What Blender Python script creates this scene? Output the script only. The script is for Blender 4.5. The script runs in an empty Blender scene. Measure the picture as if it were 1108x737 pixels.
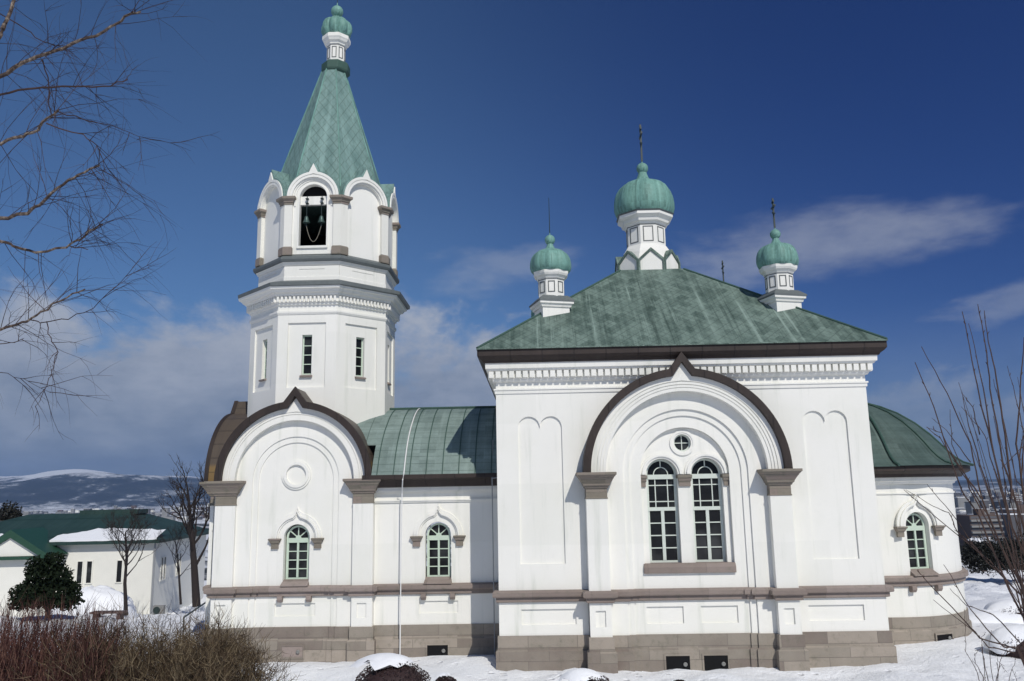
import bpy, bmesh, math, random
from mathutils import Vector, Matrix, noise
from mathutils.geometry import tessellate_polygon
rnd = random.Random(7)
sin, cos, pi, rad = math.sin, math.cos, math.pi, math.radians
SC = bpy.context.scene
COL = SC.collection
# ------------------------------------------------------------------ camera
PITCH, YAW, ROLL = 0.18233, 0.02393, 0.01821
CAM = Vector((1.0607, -23.7456, 4.8487)); FPX = 895.0
cf = Vector((-sin(YAW)*cos(PITCH), cos(YAW)*cos(PITCH), sin(PITCH)))
r0 = Vector((cos(YAW), sin(YAW), 0)); u0 = r0.cross(cf)
cr = r0*cos(ROLL) - u0*sin(ROLL); cu = cr.cross(cf)
cd = bpy.data.cameras.new('camera'); cam = bpy.data.objects.new('camera', cd); COL.objects.link(cam)
cam.matrix_world = Matrix(((cr.x, cu.x, -cf.x, CAM.x), (cr.y, cu.y, -cf.y, CAM.y), (cr.z, cu.z, -cf.z, CAM.z), (0, 0, 0, 1)))
cd.sensor_width = 36.0; cd.lens = FPX/1108*36; cd.clip_start = 0.1; cd.clip_end = 60000
SC.camera = cam
def at(x, y, d):
    """point on the sight line of photo pixel x,y at forward distance d (metres along +Y)"""
    v = cf + cr*((x-554)/FPX) - cu*((y-368.5)/FPX)
    return CAM + v*(d/v.y)
# ------------------------------------------------------------------ light
SUN_EL, SUN_AZ = rad(42), rad(23)          # azimuth measured from the facade normal towards the right
sdir = Vector((sin(SUN_AZ)*cos(SUN_EL), -cos(SUN_AZ)*cos(SUN_EL), sin(SUN_EL)))
sl = bpy.data.lights.new('sun', 'SUN'); sl.energy = 3.25; sl.angle = rad(0.5); sl.color = (1.0, 0.955, 0.875)
so = bpy.data.objects.new('sun', sl); COL.objects.link(so)
so.rotation_euler = (-sdir).to_track_quat('-Z', 'Y').to_euler(); so.location = (20, -40, 40)
W = bpy.data.worlds.new('World'); SC.world = W; W.use_nodes = True
SC.view_settings.view_transform = 'Standard'; SC.view_settings.look = 'None'
SC.view_settings.exposure = 0.0; SC.view_settings.gamma = 1.0

class N:
    """small node-tree builder"""
    def __init__(s, nt): s.nt = nt; nt.nodes.clear()
    def new(s, t, **k):
        n = s.nt.nodes.new(t)
        for a, b in k.items(): setattr(n, a, b)
        return n
    def put(s, sock, v):
        if hasattr(v, 'is_output'): s.nt.links.new(v, sock)
        elif v is not None: sock.default_value = v
    def m(s, op, a, b=None, c=None, clamp=False):
        n = s.new('ShaderNodeMath', operation=op, use_clamp=clamp)
        s.put(n.inputs[0], a); s.put(n.inputs[1], b); s.put(n.inputs[2], c)
        return n.outputs[0]
    def vm(s, op, a, b=None):
        n = s.new('ShaderNodeVectorMath', operation=op); s.put(n.inputs[0], a); s.put(n.inputs[1], b)
        return n.outputs[1] if op in ('DOT_PRODUCT', 'LENGTH') else n.outputs[0]
    def noise(s, vec, scale, detail=4, rough=.55, out=0, dist=0):
        n = s.new('ShaderNodeTexNoise'); s.put(n.inputs['Vector'], vec); n.inputs['Scale'].default_value = scale
        n.inputs['Detail'].default_value = detail; n.inputs['Roughness'].default_value = rough; n.inputs['Distortion'].default_value = dist
        return n.outputs[out]
    def ramp(s, f, stops):
        n = s.new('ShaderNodeValToRGB'); s.put(n.inputs[0], f); e = n.color_ramp.elements
        while len(e) < len(stops): e.new(0.5)
        for q, (p, c) in zip(e, stops):
            q.position = p; q.color = (c, c, c, 1) if isinstance(c, (int, float)) else tuple(c)+(1,)
        return n.outputs[0]
    def mix(s, f, a, b, mode='MIX'):
        n = s.new('ShaderNodeMix', data_type='RGBA', blend_type=mode)
        s.put(n.inputs[0], f)
        s.put(n.inputs[6], a if hasattr(a, 'is_output') else tuple(a)+(1,)); s.put(n.inputs[7], b if hasattr(b, 'is_output') else tuple(b)+(1,))
        return n.outputs[2]
    def sep(s, v):
        n = s.new('ShaderNodeSeparateXYZ'); s.put(n.inputs[0], v); return n.outputs
    def comb(s, x, y, z=0.0):
        n = s.new('ShaderNodeCombineXYZ'); s.put(n.inputs[0], x); s.put(n.inputs[1], y); s.put(n.inputs[2], z); return n.outputs[0]
    def uv(s): return s.new('ShaderNodeUVMap', uv_map='UVMap').outputs[0]
    def pos(s): return s.new('ShaderNodeNewGeometry').outputs['Position']
    def ss(s, v, a, b):
        n = s.new('ShaderNodeMapRange', interpolation_type='SMOOTHSTEP'); s.put(n.inputs[0], v)
        n.inputs[1].default_value = a; n.inputs[2].default_value = b; return n.outputs[0]
    def bsdf(s, col, rough=.8, bump=None, bs=.3, bd=.02, metal=0.0, spec=None):
        b = s.new('ShaderNodeBsdfPrincipled')
        s.put(b.inputs['Base Color'], col if hasattr(col, 'is_output') else tuple(col)+(1,)); s.put(b.inputs['Roughness'], rough)
        b.inputs['Metallic'].default_value = metal
        if spec is not None: b.inputs['Specular IOR Level'].default_value = spec
        if bump is not None:
            n = s.new('ShaderNodeBump'); n.inputs['Strength'].default_value = bs; n.inputs['Distance'].default_value = bd
            s.put(n.inputs['Height'], bump); s.nt.links.new(n.outputs[0], b.inputs['Normal'])
        o = s.new('ShaderNodeOutputMaterial'); s.nt.links.new(b.outputs[0], o.inputs[0])
        return b
# ---- sky: Nishita with clouds laid out by compass direction
def sky():
    n = N(W.node_tree)
    st = n.new('ShaderNodeTexSky', sky_type='NISHITA'); st.sun_disc = False
    st.sun_elevation = SUN_EL; st.sun_rotation = math.atan2(sdir.x, sdir.y)
    st.altitude = 300; st.air_density = 1.0; st.dust_density = 0.3; st.ozone_density = 4.0
    g = n.new('ShaderNodeTexCoord').outputs['Generated']
    x, y, z = n.sep(g)
    az = n.m('ARCTAN2', x, y)                              # 0 = +Y, positive to the right
    el = n.m('ARCSINE', z)
    # thin streaky cloud field in sky-plane coordinates
    zz = n.m('ADD', n.m('MAXIMUM', z, 0.0), 0.10)
    pl = n.comb(n.m('DIVIDE', x, zz), n.m('DIVIDE', y, zz), 0.0)
    n1 = n.noise(pl, 0.55, 7, .58, dist=.3)
    an = n.comb(n.m('MULTIPLY', az, 5.0), n.m('MULTIPLY', el, 13.0), 0.0)
    n2 = n.noise(an, 1.3, 7, .56, dist=.25)
    n3 = n.noise(an, 4.5, 5, .6)
    def blob(a0, e0, ra, re, tilt=0.0):
        da = n.m('SUBTRACT', az, rad(a0)); de = n.m('SUBTRACT', n.m('SUBTRACT', el, rad(e0)), n.m('MULTIPLY', da, tilt))
        q = n.m('ADD', n.m('POWER', n.m('ABSOLUTE', n.m('DIVIDE', da, rad(ra))), 2.0), n.m('POWER', n.m('ABSOLUTE', n.m('DIVIDE', de, rad(re))), 2.0))
        return n.m('SUBTRACT', 1.0, n.m('MINIMUM', q, 1.6))
    puff = n.m('ADD', n.m('MULTIPLY', n.m('SUBTRACT', n2, .5), 3.2), n.m('MULTIPLY', n.m('SUBTRACT', n3, .5), 1.2))
    def cloud(mask, lo, hi, k=1.0): return n.ss(n.m('ADD', mask, n.m('MULTIPLY', puff, k)), lo, hi)
    n4 = n.noise(n.comb(n.m('MULTIPLY', az, 5.0), n.m('MULTIPLY', el, 7.5), 0.0), 1.5, 7, .58, dist=.2)
    puff_flat = puff; puff = n.m('MULTIPLY', n.m('SUBTRACT', n4, .5), 3.6)
    left = cloud(n.m('DIVIDE', n.m('SUBTRACT', rad(12.2), n.m('ADD', el, n.m('MULTIPLY', n.m('MAXIMUM', n.m('SUBTRACT', az, rad(-2)), 0.0), 0.19))), rad(7)), -.12, .42, .75)
    puff = puff_flat
    left = n.m('MULTIPLY', left, n.m('SUBTRACT', 1.0, n.m('MULTIPLY', n.ss(az, rad(2), rad(22)), .35)))
    wisp = n.m('MULTIPLY', cloud(blob(19.5, 15.6, 11.5, 2.8, .04), -.1, 1.3, .7), .46)
    wisp2 = n.m('MULTIPLY', cloud(blob(-2, 15.5, 7, 2.0, .1), .0, 1.3), .30)
    wisp3 = n.m('MULTIPLY', cloud(blob(30, 10.5, 6, 1.6, .1), .1, 1.3), .38)
    low = n.m('MULTIPLY', n.m('SUBTRACT', 1.0, n.ss(el, rad(1), rad(12))), .36)
    cov = n.m('MAXIMUM', n.m('MULTIPLY', left, .92), n.m('MAXIMUM', wisp, n.m('MAXIMUM', wisp2, n.m('MAXIMUM', wisp3, low))))
    shade = n.ramp(n.m('ADD', n.m('ADD', n.m('MULTIPLY', n4, .55), n.m('MULTIPLY', n3, .25)), n.m('MULTIPLY', n.m('MINIMUM', el, .26), 1.5)), [(.30, (1.15, 1.45, 2.1)), (.50, (2.3, 2.7, 3.5)), (.66, (3.5, 3.85, 4.6)), (.82, (4.4, 4.7, 5.3))])
    # the polarised band (90 degrees from the sun, high on the right) is the deepest blue
    pol = n.ss(n.vm('DOT_PRODUCT', g, (sin(rad(42))*cos(rad(33)), cos(rad(42))*cos(rad(33)), sin(rad(33)))), .62, 1.0)
    skyc = n.mix(1.0, st.outputs[0], n.mix(pol, (.40, .52, .66), (.085, .18, .43)), 'MULTIPLY')
    col = n.mix(cov, skyc, shade)
    bg = n.new('ShaderNodeBackground'); n.put(bg.inputs[0], col); bg.inputs[1].default_value = 0.10
    o = n.new('ShaderNodeOutputWorld'); n.nt.links.new(bg.outputs[0], o.inputs[0])
sky()
# ------------------------------------------------------------------ materials
MT = {}
def material(name):
    m = bpy.data.materials.new(name); m.use_nodes = True; MT[name] = m
    return N(m.node_tree)
def simple(name, c, rough=.7, var=.12, scale=6, metal=0, bump=.2, spec=None):
    n = material(name); p = n.pos(); f = n.noise(p, scale, 5)
    col = n.mix(f, tuple(v*(1-var) for v in c), tuple(min(1, v*(1+var)) for v in c))
    n.bsdf(col, rough, n.noise(p, scale*4, 3), bump, .01, metal, spec)
def stucco(name, base, dirt):
    n = material(name); p = n.pos(); x, y, z = n.sep(p)
    big = n.noise(p, .55, 4); fine = n.noise(p, 9, 4)
    streak = n.noise(n.comb(n.m('MULTIPLY', n.m('ADD', x, n.m('MULTIPLY', y, .7)), 2.6), n.m('MULTIPLY', y, .4), n.m('MULTIPLY', z, .22)), 1.3, 5, .6)
    c = n.mix(n.ss(big, .42, .72), base, tuple(b*k for b, k in zip(base, (.955, .96, .94))))
    c = n.mix(n.m('MULTIPLY', n.ss(streak, .52, .76), .62), c, dirt)
    c = n.mix(n.m('MULTIPLY', n.ss(fine, .56, .82), .22), c, tuple(b*.8 for b in base))
    # large repainted patches with straight edges
    bt = n.new('ShaderNodeTexBrick'); bt.inputs['Scale'].default_value = 1.0; bt.inputs['Brick Width'].default_value = 2.3; bt.inputs['Row Height'].default_value = 1.7
    bt.inputs['Mortar Size'].default_value = 0; bt.inputs['Color1'].default_value = (0, 0, 0, 1); bt.inputs['Color2'].default_value = (1, 1, 1, 1)
    n.put(bt.inputs['Vector'], n.uv())
    c = n.mix(n.m('MULTIPLY', n.ss(bt.outputs[0], .55, .6), .16), c, (.64, .65, .59))
    n.bsdf(c, .82, n.m('ADD', n.noise(p, 2.2, 3), n.m('MULTIPLY', n.noise(p, 40, 4), .35)), .22, .012)
stucco('white_stucco', (.825, .815, .765), (.58, .60, .53))
stucco('cream_stucco', (.76, .75, .69), (.60, .60, .53))
def stone(name, bw, bh, c1, c2, c3, mortar=.012, scale=1):
    n = material(name); p = n.pos(); u = n.uv()
    bt = n.new('ShaderNodeTexBrick'); bt.inputs['Scale'].default_value = 1; bt.inputs['Brick Width'].default_value = bw; bt.inputs['Row Height'].default_value = bh
    bt.inputs['Mortar Size'].default_value = mortar; bt.inputs['Mortar Smooth'].default_value = .3; bt.inputs['Bias'].default_value = 0
    bt.inputs['Color1'].default_value = (0, 0, 0, 1); bt.inputs['Color2'].default_value = (1, 1, 1, 1); bt.offset = .42
    n.put(bt.inputs['Vector'], u)
    f = n.m('ADD', n.m('MULTIPLY', bt.outputs[0], .6), n.m('MULTIPLY', n.noise(p, 1.6, 5), .5))
    c = n.ramp(f, [(.15, c1), (.5, c2), (.9, c3)])
    c = n.mix(n.m('MULTIPLY', n.ss(n.noise(p, 5, 6, .65), .5, .75), .55), c, (.14, .135, .10))
    c = n.mix(n.m('MULTIPLY', bt.outputs['Fac'], .35), c, (.12, .11, .10))
    h = n.m('SUBTRACT', n.m('MULTIPLY', n.noise(p, 14, 5, .65), .8), bt.outputs['Fac'])
    n.bsdf(c, .9, h, .6, .02)
stone('base_stone', 1.35, .345, (.18, .145, .125), (.265, .235, .195), (.36, .31, .26), .007)
stone('trim_stone', 1.6, 3.0, (.20, .16, .14), (.25, .205, .18), (.31, .255, .23), .006)
stone('cap_stone', 3.0, .23, (.17, .15, .12), (.23, .205, .165), (.25, .20, .175), .004)
def copper(name, c_lo, c_hi, kind, k=1.0, kv=1.0, seam_col=(.045, .075, .065), seam_w=.05, streak=.6, seam=.75, tile=.2, pale=0.0, pu=2.4):
    n = material(name); p = n.pos(); u, v, _ = n.sep(n.uv())
    if kind == 'diamond':
        a = n.m('ADD', n.m('MULTIPLY', u, k), n.m('MULTIPLY', v, kv)); b = n.m('SUBTRACT', n.m('MULTIPLY', u, k), n.m('MULTIPLY', v, kv))
    elif kind == 'sheet':
        b = n.m('MULTIPLY', v, kv); a = n.m('ADD', n.m('MULTIPLY', u, k), n.m('MULTIPLY', n.m('FLOOR', b), .0))
    else: a = b = None
    st = n.noise(n.comb(n.m('MULTIPLY', u, 5.5), n.m('MULTIPLY', v, .32), 0.0), 1.0, 6, .62)
    blotch = n.noise(p, 1.1, 6, .6); fine = n.noise(p, 12, 4, .6)
    f = n.m('ADD', n.m('ADD', n.m('MULTIPLY', st, streak), n.m('MULTIPLY', blotch, 1-streak*.6)), n.m('MULTIPLY', n.m('SUBTRACT', fine, .5), .35))
    h = n.m('MULTIPLY', blotch, .3)
    if a is not None:
        wn = n.new('ShaderNodeTexWhiteNoise', noise_dimensions='2D'); n.put(wn.inputs['Vector'], n.comb(n.m('FLOOR', a), n.m('FLOOR', b), 0.0))
        f = n.m('ADD', f, n.m('MULTIPLY', n.m('SUBTRACT', wn.outputs[0], .5), tile))
        def line(q, w): return n.m('SUBTRACT', 1.0, n.ss(n.m('ABSOLUTE', n.m('SUBTRACT', n.m('FRACT', q), .5)), 0.0, w))
        ln = n.m('MAXIMUM', line(a, seam_w), line(b, seam_w)); h = n.m('ADD', h, n.m('MULTIPLY', ln, .8))
    c = n.ramp(f, [(.34, c_lo), (.62, tuple((q+w)/2 for q, w in zip(c_lo, c_hi))), (.92, c_hi)])
    c = n.mix(n.m('MULTIPLY', n.ss(n.noise(p, 2.6, 6, .7), .58, .8), .35), c, (.075, .085, .07))
    if a is not None: c = n.mix(n.m('MULTIPLY', ln, seam), c, seam_col)
    if pale:
        ps = n.noise(n.comb(n.m('MULTIPLY', u, pu), n.m('MULTIPLY', v, .10), 0.0), 1.0, 5, .7)
        c = n.mix(n.m('MULTIPLY', n.m('MULTIPLY', n.ss(ps, .53, .68), n.ss(n.noise(p, .7, 3, .6), .30, .55)), pale), c, tuple(min(1, q*1.25+.03) for q in c_hi))
        c = n.mix(n.m('MULTIPLY', n.m('SUBTRACT', 1.0, n.ss(ps, .33, .47)), pale*.7), c, tuple(q*.75 for q in c_lo))
    n.bsdf(c, .62, h, .5, .02, 0, .35)
copper('roof_copper', (.040, .070, .057), (.17, .235, .20), 'diamond', 2.2, 1.9, (.035, .055, .045), .07, 1.0, .42, .34, 1.0, 4.2)
copper('spire_copper', (.105, .19, .175), (.205, .32, .295), 'diamond', 3.0, 2.1, (.05, .085, .065), .055, .8, .7, .26, .5)
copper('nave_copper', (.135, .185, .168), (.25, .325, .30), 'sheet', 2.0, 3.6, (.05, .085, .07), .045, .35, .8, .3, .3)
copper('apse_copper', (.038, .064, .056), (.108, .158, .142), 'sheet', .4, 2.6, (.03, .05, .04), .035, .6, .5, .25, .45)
copper('dome_copper', (.055, .12, .10), (.20, .39, .335), 'none', streak=1.1, pale=.6, pu=5.5)
copper('collar_copper', (.03, .065, .055), (.06, .12, .095), 'none', streak=.5)
copper('flashing', (.10, .115, .115), (.17, .19, .19), 'none', streak=.5)
copper('brown_copper', (.022, .016, .014), (.05, .036, .031), 'sheet', 1.1, .01, (.012, .010, .010), .03, .5, .6)
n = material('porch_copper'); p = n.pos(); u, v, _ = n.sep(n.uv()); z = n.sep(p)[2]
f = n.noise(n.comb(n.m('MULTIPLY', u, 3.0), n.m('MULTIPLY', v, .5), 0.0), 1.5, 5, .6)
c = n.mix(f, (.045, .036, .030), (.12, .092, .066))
c = n.mix(n.m('MULTIPLY', n.m('SUBTRACT', 1.0, n.ss(n.m('ADD', z, n.m('MULTIPLY', n.noise(p, 1.2, 3), .5)), 6.05, 6.2)), .9), c, (.21, .135, .050))   # bronze tone towards the foot of the roof
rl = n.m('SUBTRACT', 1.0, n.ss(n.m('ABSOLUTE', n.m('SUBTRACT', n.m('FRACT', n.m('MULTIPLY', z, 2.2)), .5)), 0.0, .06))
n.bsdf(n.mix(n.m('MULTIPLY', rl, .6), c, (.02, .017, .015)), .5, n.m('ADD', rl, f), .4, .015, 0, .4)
simple('window_paint', (.53, .63, .52), .55, .10, 8)
simple('window_paint_pale', (.60, .65, .59), .55, .10, 8)
simple('panel_line', (.10, .11, .11), .6)
simple('dark_void', (.012, .012, .013), .9, spec=.1)
simple('iron', (.02, .035, .034), .5)
simple('bell_bronze', (.055, .095, .085), .45, .3, 9, .4)
simple('rope', (.26, .24, .19), .9)
simple('white_rod', (.75, .75, .74), .5)
simple('grey_pipe', (.28, .29, .30), .45)
simple('lamp_metal', (.20, .20, .19), .45)
n = material('glass_dark'); p = n.pos()
n.bsdf(n.mix(n.ss(n.noise(p, 1.1, 2), .45, .75), (.010, .011, .013), (.05, .053, .056)), .08, n.noise(p, 3.0, 2), .10, .02, 0, .22)  # lighter noise patches in the colour stand for reflections on the panes
def snow_mat():
    n = material('snow'); p = n.pos(); x, y, z = n.sep(p)
    d = n.vm('LENGTH', n.vm('SUBTRACT', p, (1.0, -23.0, 0.0)))
    c = n.mix(n.noise(p, .8, 5), (.83, .85, .88), (.90, .91, .93))
    # trampled, wind-crusted and dirty patches close by
    c = n.mix(n.m('MULTIPLY', n.ss(n.noise(p, 1.9, 6, .65), .60, .80), .25), c, (.60, .60, .59))
    # far plain: fields, woods, roads and roofs of the town showing through the snow
    far = n.ss(d, 130, 420)
    ps = n.comb(n.m('MULTIPLY', x, .9), y, 0.0)
    w1 = n.noise(ps, .0042, 6, .62); w2 = n.noise(ps, .021, 5, .65)
    dark = n.mix(n.ss(w2, .40, .62), (.03, .035, .03), (.13, .12, .115))
    town = n.mix(n.ss(n.m('ADD', n.m('MULTIPLY', w1, .7), n.m('MULTIPLY', w2, .45)), .53, .60), dark, (.74, .76, .80))
    c = n.mix(far, c, town)
    vo = n.new('ShaderNodeTexVoronoi'); n.put(vo.inputs['Vector'], p); vo.inputs['Scale'].default_value = 2.6
    foot = n.m('MULTIPLY', n.m('SUBTRACT', 1.0, n.ss(vo.outputs[0], .10, .30)), n.ss(n.noise(p, .35, 3), .48, .60))
    hgt = n.m('SUBTRACT', n.m('ADD', n.noise(p, 2.3, 6, .66), n.m('MULTIPLY', n.noise(p, 13, 5, .65), .34)), n.m('MULTIPLY', foot, .8))
    n.bsdf(c, .75, hgt, .75, .13, 0, .25)
snow_mat()
n = material('snow_cap'); p = n.pos(); n.bsdf(n.mix(n.noise(p, 3, 4), (.82, .84, .88), (.89, .90, .92)), .75, n.noise(p, 6, 5), .4, .04, 0, .25)
def hill_mat():
    n = material('hill_cover'); p = n.pos(); x, y, z = n.sep(p)
    w = n.noise(n.comb(x, n.m('MULTIPLY', y, .6), n.m('MULTIPLY', z, 3.0)), .0042, 9, .72)
    w2 = n.noise(p, .022, 6, .7)
    t = n.m('ADD', n.m('ADD', n.m('MULTIPLY', n.ss(z, 110, 300), .42), n.m('MULTIPLY', w, .9)), n.m('MULTIPLY', w2, .35))
    lowf = n.m('SUBTRACT', 1.0, n.ss(z, -40, 25))
    t = n.m('ADD', t, n.m('MULTIPLY', lowf, .13))
    c = n.ramp(t, [(.60, (.016, .024, .030)), (.70, (.05, .06, .07)), (.76, (.36, .38, .41)), (.88, (.72, .75, .79))])
    n.bsdf(c, .9)
hill_mat()
def twigmat(name, cols):
    n = material(name); ri = n.new('ShaderNodeNewGeometry').outputs['Random Per Island']
    n.bsdf(n.ramp(ri, [(i/(len(cols)-1), c) for i, c in enumerate(cols)]), .85, None, spec=.15)
n = material('bark_pale'); p = n.pos(); f = n.noise(p, 16, 6, .7)
n.bsdf(n.ramp(f, [(.38, (.035, .023, .020)), (.50, (.10, .07, .055)), (.64, (.30, .25, .20))]), .85, f, .6, .01)
simple('bark_dark', (.022, .016, .015), .9, .35, 12)
twigmat('twig_birch', [(.030, .020, .022), (.055, .036, .036), (.075, .048, .042)])
twigmat('twig_red', [(.022, .010, .010), (.060, .026, .024), (.11, .05, .042), (.21, .12, .09)])
twigmat('twig_brown', [(.020, .013, .010), (.065, .044, .028), (.11, .08, .048), (.24, .19, .12)])
simple('shoot', (.060, .034, .026), .75, .5, 7)
simple('evergreen_leaf', (.012, .019, .010), .85, .6, 9, spec=.08)
simple('maroon_leaf', (.030, .014, .014), .7, .5, 18)
simple('dark_leaf', (.010, .011, .008), .7, .5, 9)
copper('annex_roof', (.015, .040, .036), (.032, .066, .060), 'sheet', 1.9, .3, (.008, .028, .023), .06, .5, .7, .2)
simple('annex_trim', (.015, .06, .035), .5)
simple('annex_wall', (.76, .75, .69), .85, .05, 2)
simple('plank', (.12, .085, .08), .8)
simple('brick_brown', (.12, .085, .070), .9)
simple('concrete', (.24, .24, .235), .9, .3, .1)
simple('town_dark', (.10, .10, .11), .9, .5, .03)
# ------------------------------------------------------------------ mesh helpers
def boxuv(bm):
    ul = bm.loops.layers.uv.get('UVMap') or bm.loops.layers.uv.new('UVMap')
    for f in bm.faces:
        nn = f.normal
        if abs(nn.z) > .985: a, b = Vector((1, 0, 0)), Vector((0, 1, 0))
        else:
            a = Vector((-nn.y, nn.x, 0)).normalized(); b = nn.cross(a)
        for l in f.loops: l[ul].uv = (l.vert.co.dot(a), l.vert.co.dot(b))
class MB:
    def __init__(s, fn=None): s.v = []; s.f = []; s.mi = []; s.M = None; s.fn = fn; s.uv = {}
    def add(s, vs, fs, m=0, uvs=None):
        o = len(s.v)
        for i, q in enumerate(vs):
            q = Vector(q)
            if s.fn: q = Vector(s.fn(q))
            if s.M is not None: q = s.M @ q
            s.v.append(q)
            if uvs: s.uv[o+i] = uvs[i]
        for f in fs: s.f.append(tuple(o+i for i in f)); s.mi.append(m)
    def box(s, x0, x1, y0, y1, z0, z1, m=0):
        s.add([(x0, y0, z0), (x1, y0, z0), (x1, y1, z0), (x0, y1, z0), (x0, y0, z1), (x1, y0, z1), (x1, y1, z1), (x0, y1, z1)],
              [(0, 1, 5, 4), (1, 2, 6, 5), (2, 3, 7, 6), (3, 0, 4, 7), (4, 5, 6, 7), (3, 2, 1, 0)], m)
    def plate(s, outer, holes, y0, y1, m=0):
        loops = [outer]+list(holes); flat = [q for l in loops for q in l]; k = len(flat)
        tri = tessellate_polygon([[Vector((x, z, 0)) for x, z in l] for l in loops])
        vs = [(x, y0, z) for x, z in flat]+[(x, y1, z) for x, z in flat]
        fs = [tuple(t) for t in tri]+[tuple(i+k for i in reversed(t)) for t in tri]
        o = 0
        for l in loops:
            c = len(l)
            for i in range(c): fs.append((o+i, o+(i+1) % c, o+(i+1) % c+k, o+i+k))
            o += c
        s.add(vs, fs, m)
    def band(s, pa, pb, y0, y1, m=0, closed=False):
        k = len(pa); vs = [(x, y0, z) for x, z in pa]+[(x, y0, z) for x, z in pb]+[(x, y1, z) for x, z in pa]+[(x, y1, z) for x, z in pb]; fs = []
        for i in range(k if closed else k-1):
            j = (i+1) % k
            fs += [(i, j, k+j, k+i), (2*k+j, 2*k+i, 3*k+i, 3*k+j), (j, i, 2*k+i, 2*k+j), (k+i, k+j, 3*k+j, 3*k+i)]
        if not closed: fs += [(0, k, 3*k, 2*k), (2*k-1, k-1, 3*k-1, 4*k-1)]
        s.add(vs, fs, m)
    def loft(s, loops, caps=True, m=0, vuv=None):
        k = len(loops[0]); vs = [q for l in loops for q in l]; fs = []
        for a in range(len(loops)-1):
            for i in range(k):
                j = (i+1) % k; fs.append((a*k+i, a*k+j, (a+1)*k+j, (a+1)*k+i))
        if caps: fs += [tuple(reversed(range(k))), tuple(range((len(loops)-1)*k, len(loops)*k))]
        s.add(vs, fs, m)
    def octo(s, prof, cx=0, cy=0, n=8, caps=True, rot=0, m=0):
        k = 1/cos(pi/n); s.loft([[(cx+a*k*cos((i+.5)*2*pi/n+rot), cy+a*k*sin((i+.5)*2*pi/n+rot), z) for i in range(n)] for a, z in prof], caps, m)
    def lathe(s, prof, n=24, cx=0, cy=0, lobes=0, amp=0, m=0):
        ls = []
        for r, z in prof:
            l = []
            for i in range(n):
                t = i*2*pi/n; q = r
                if lobes: q = r*(1-amp*(1-abs(cos(lobes*t/2+pi/2*0)))) if True else r
                l.append((cx+q*cos(t), cy+q*sin(t), z))
            ls.append(l)
        s.loft(ls, True, m)
    def rect(s, loops, m=0):      # loops: (x0,x1,y0,y1,z)
        s.loft([[(a, c, z), (b, c, z), (b, d, z), (a, d, z)] for a, b, c, d, z in loops], True, m)
    def outline(s, pl, prof, caps=True, m=0):
        s.loft([[(x, y, z) for x, y in offset(pl, o)] for o, z in prof], False, m)
        if caps:
            for o, z in (prof[0], prof[-1]):
                q = offset(pl, o); t = tessellate_polygon([[Vector((x, y, 0)) for x, y in q]]); s.add([(x, y, z) for x, y in q], [tuple(i) for i in t], m)
    def tube(s, pts, rs, n=5, m=0):
        pts = [Vector(q) for q in pts]; ls = []
        up = Vector((.13, .31, .94))
        for i, q in enumerate(pts):
            d = (pts[min(i+1, len(pts)-1)]-pts[max(i-1, 0)]).normalized()
            a = d.cross(up)
            if a.length < .05: a = d.cross(Vector((1, 0, 0)))
            a.normalize(); b = d.cross(a)
            r = rs[i] if isinstance(rs, (list, tuple)) else rs
            ls.append([q+(a*cos(t*2*pi/n)+b*sin(t*2*pi/n))*r for t in range(n)])
        s.loft(ls, True, m)
    def build(s, name, mats, parent=None, smooth=None, bevel=0):
        me = bpy.data.meshes.new(name); me.from_pydata([tuple(q) for q in s.v], [], s.f)
        for mm in ([mats] if isinstance(mats, str) else mats): me.materials.append(MT[mm])
        for pgn, i in zip(me.polygons, s.mi): pgn.material_index = i
        bm = bmesh.new(); bm.from_mesh(me)
        bmesh.ops.recalc_face_normals(bm, faces=bm.faces); bm.normal_update()
        boxuv(bm)
        if s.uv:
            ul = bm.loops.layers.uv['UVMap']; bm.verts.ensure_lookup_table()
            for f in bm.faces:
                for l in f.loops:
                    if l.vert.index in s.uv: l[ul].uv = s.uv[l.vert.index]
        bm.to_mesh(me); bm.free()
        if smooth:
            me.polygons.foreach_set('use_smooth', [True]*len(me.polygons)); me.set_sharp_from_angle(angle=rad(smooth))
        o = bpy.data.objects.new(name, me); COL.objects.link(o)
        if parent: o.parent = parent
        if bevel:
            b = o.modifiers.new('bevel', 'BEVEL'); b.width = bevel; b.segments = 2; b.limit_method = 'ANGLE'; b.angle_limit = rad(35)
        return o
def offset(pl, d):
    if abs(d) < 1e-9: return list(pl)
    k = len(pl); out = []
    for i in range(k):
        p0, p1, p2 = (Vector(pl[(i+j) % k]) for j in (-1, 0, 1))
        a = (p1-p0).normalized(); b = (p2-p1).normalized(); na, nb = Vector((a.y, -a.x)), Vector((b.y, -b.x))
        den = 1+na.dot(nb); q = p1+(na+nb)*(d/max(den, .2)); out.append((q.x, q.y))
    return out
def arch(cx, cz, R, n=40, tip=0.0, tw=.0, z0=None, og=.55):
    """round arch, optionally with an ogee point (tip high, half width tw) and with legs down to z0; left to right"""
    pts = []
    if z0 is not None: pts.append((cx-R, z0))
    d = math.asin(tw/R) if tip else 0
    h = n//2
    for i in range(h+1):
        t = pi-(pi/2-d)*i/h; pts.append((cx+R*cos(t), cz+R*sin(t)))
    if tip:
        x, z = pts[-1]; pts.append((cx-tw*og, z+(cz+R+tip-z)*.45)); pts.append((cx, cz+R+tip)); pts.append((cx+tw*og, z+(cz+R+tip-z)*.45))
    for i in range(1 if not tip else 0, h+1):
        t = pi/2-d-(pi/2-d)*i/h; pts.append((cx+R*cos(t), cz+R*sin(t)))
    if z0 is not None: pts.append((cx+R, z0))
    return pts
def archhole(cx, cz, R, z0, n=28): return arch(cx, cz, R, n, z0=z0)
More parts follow.
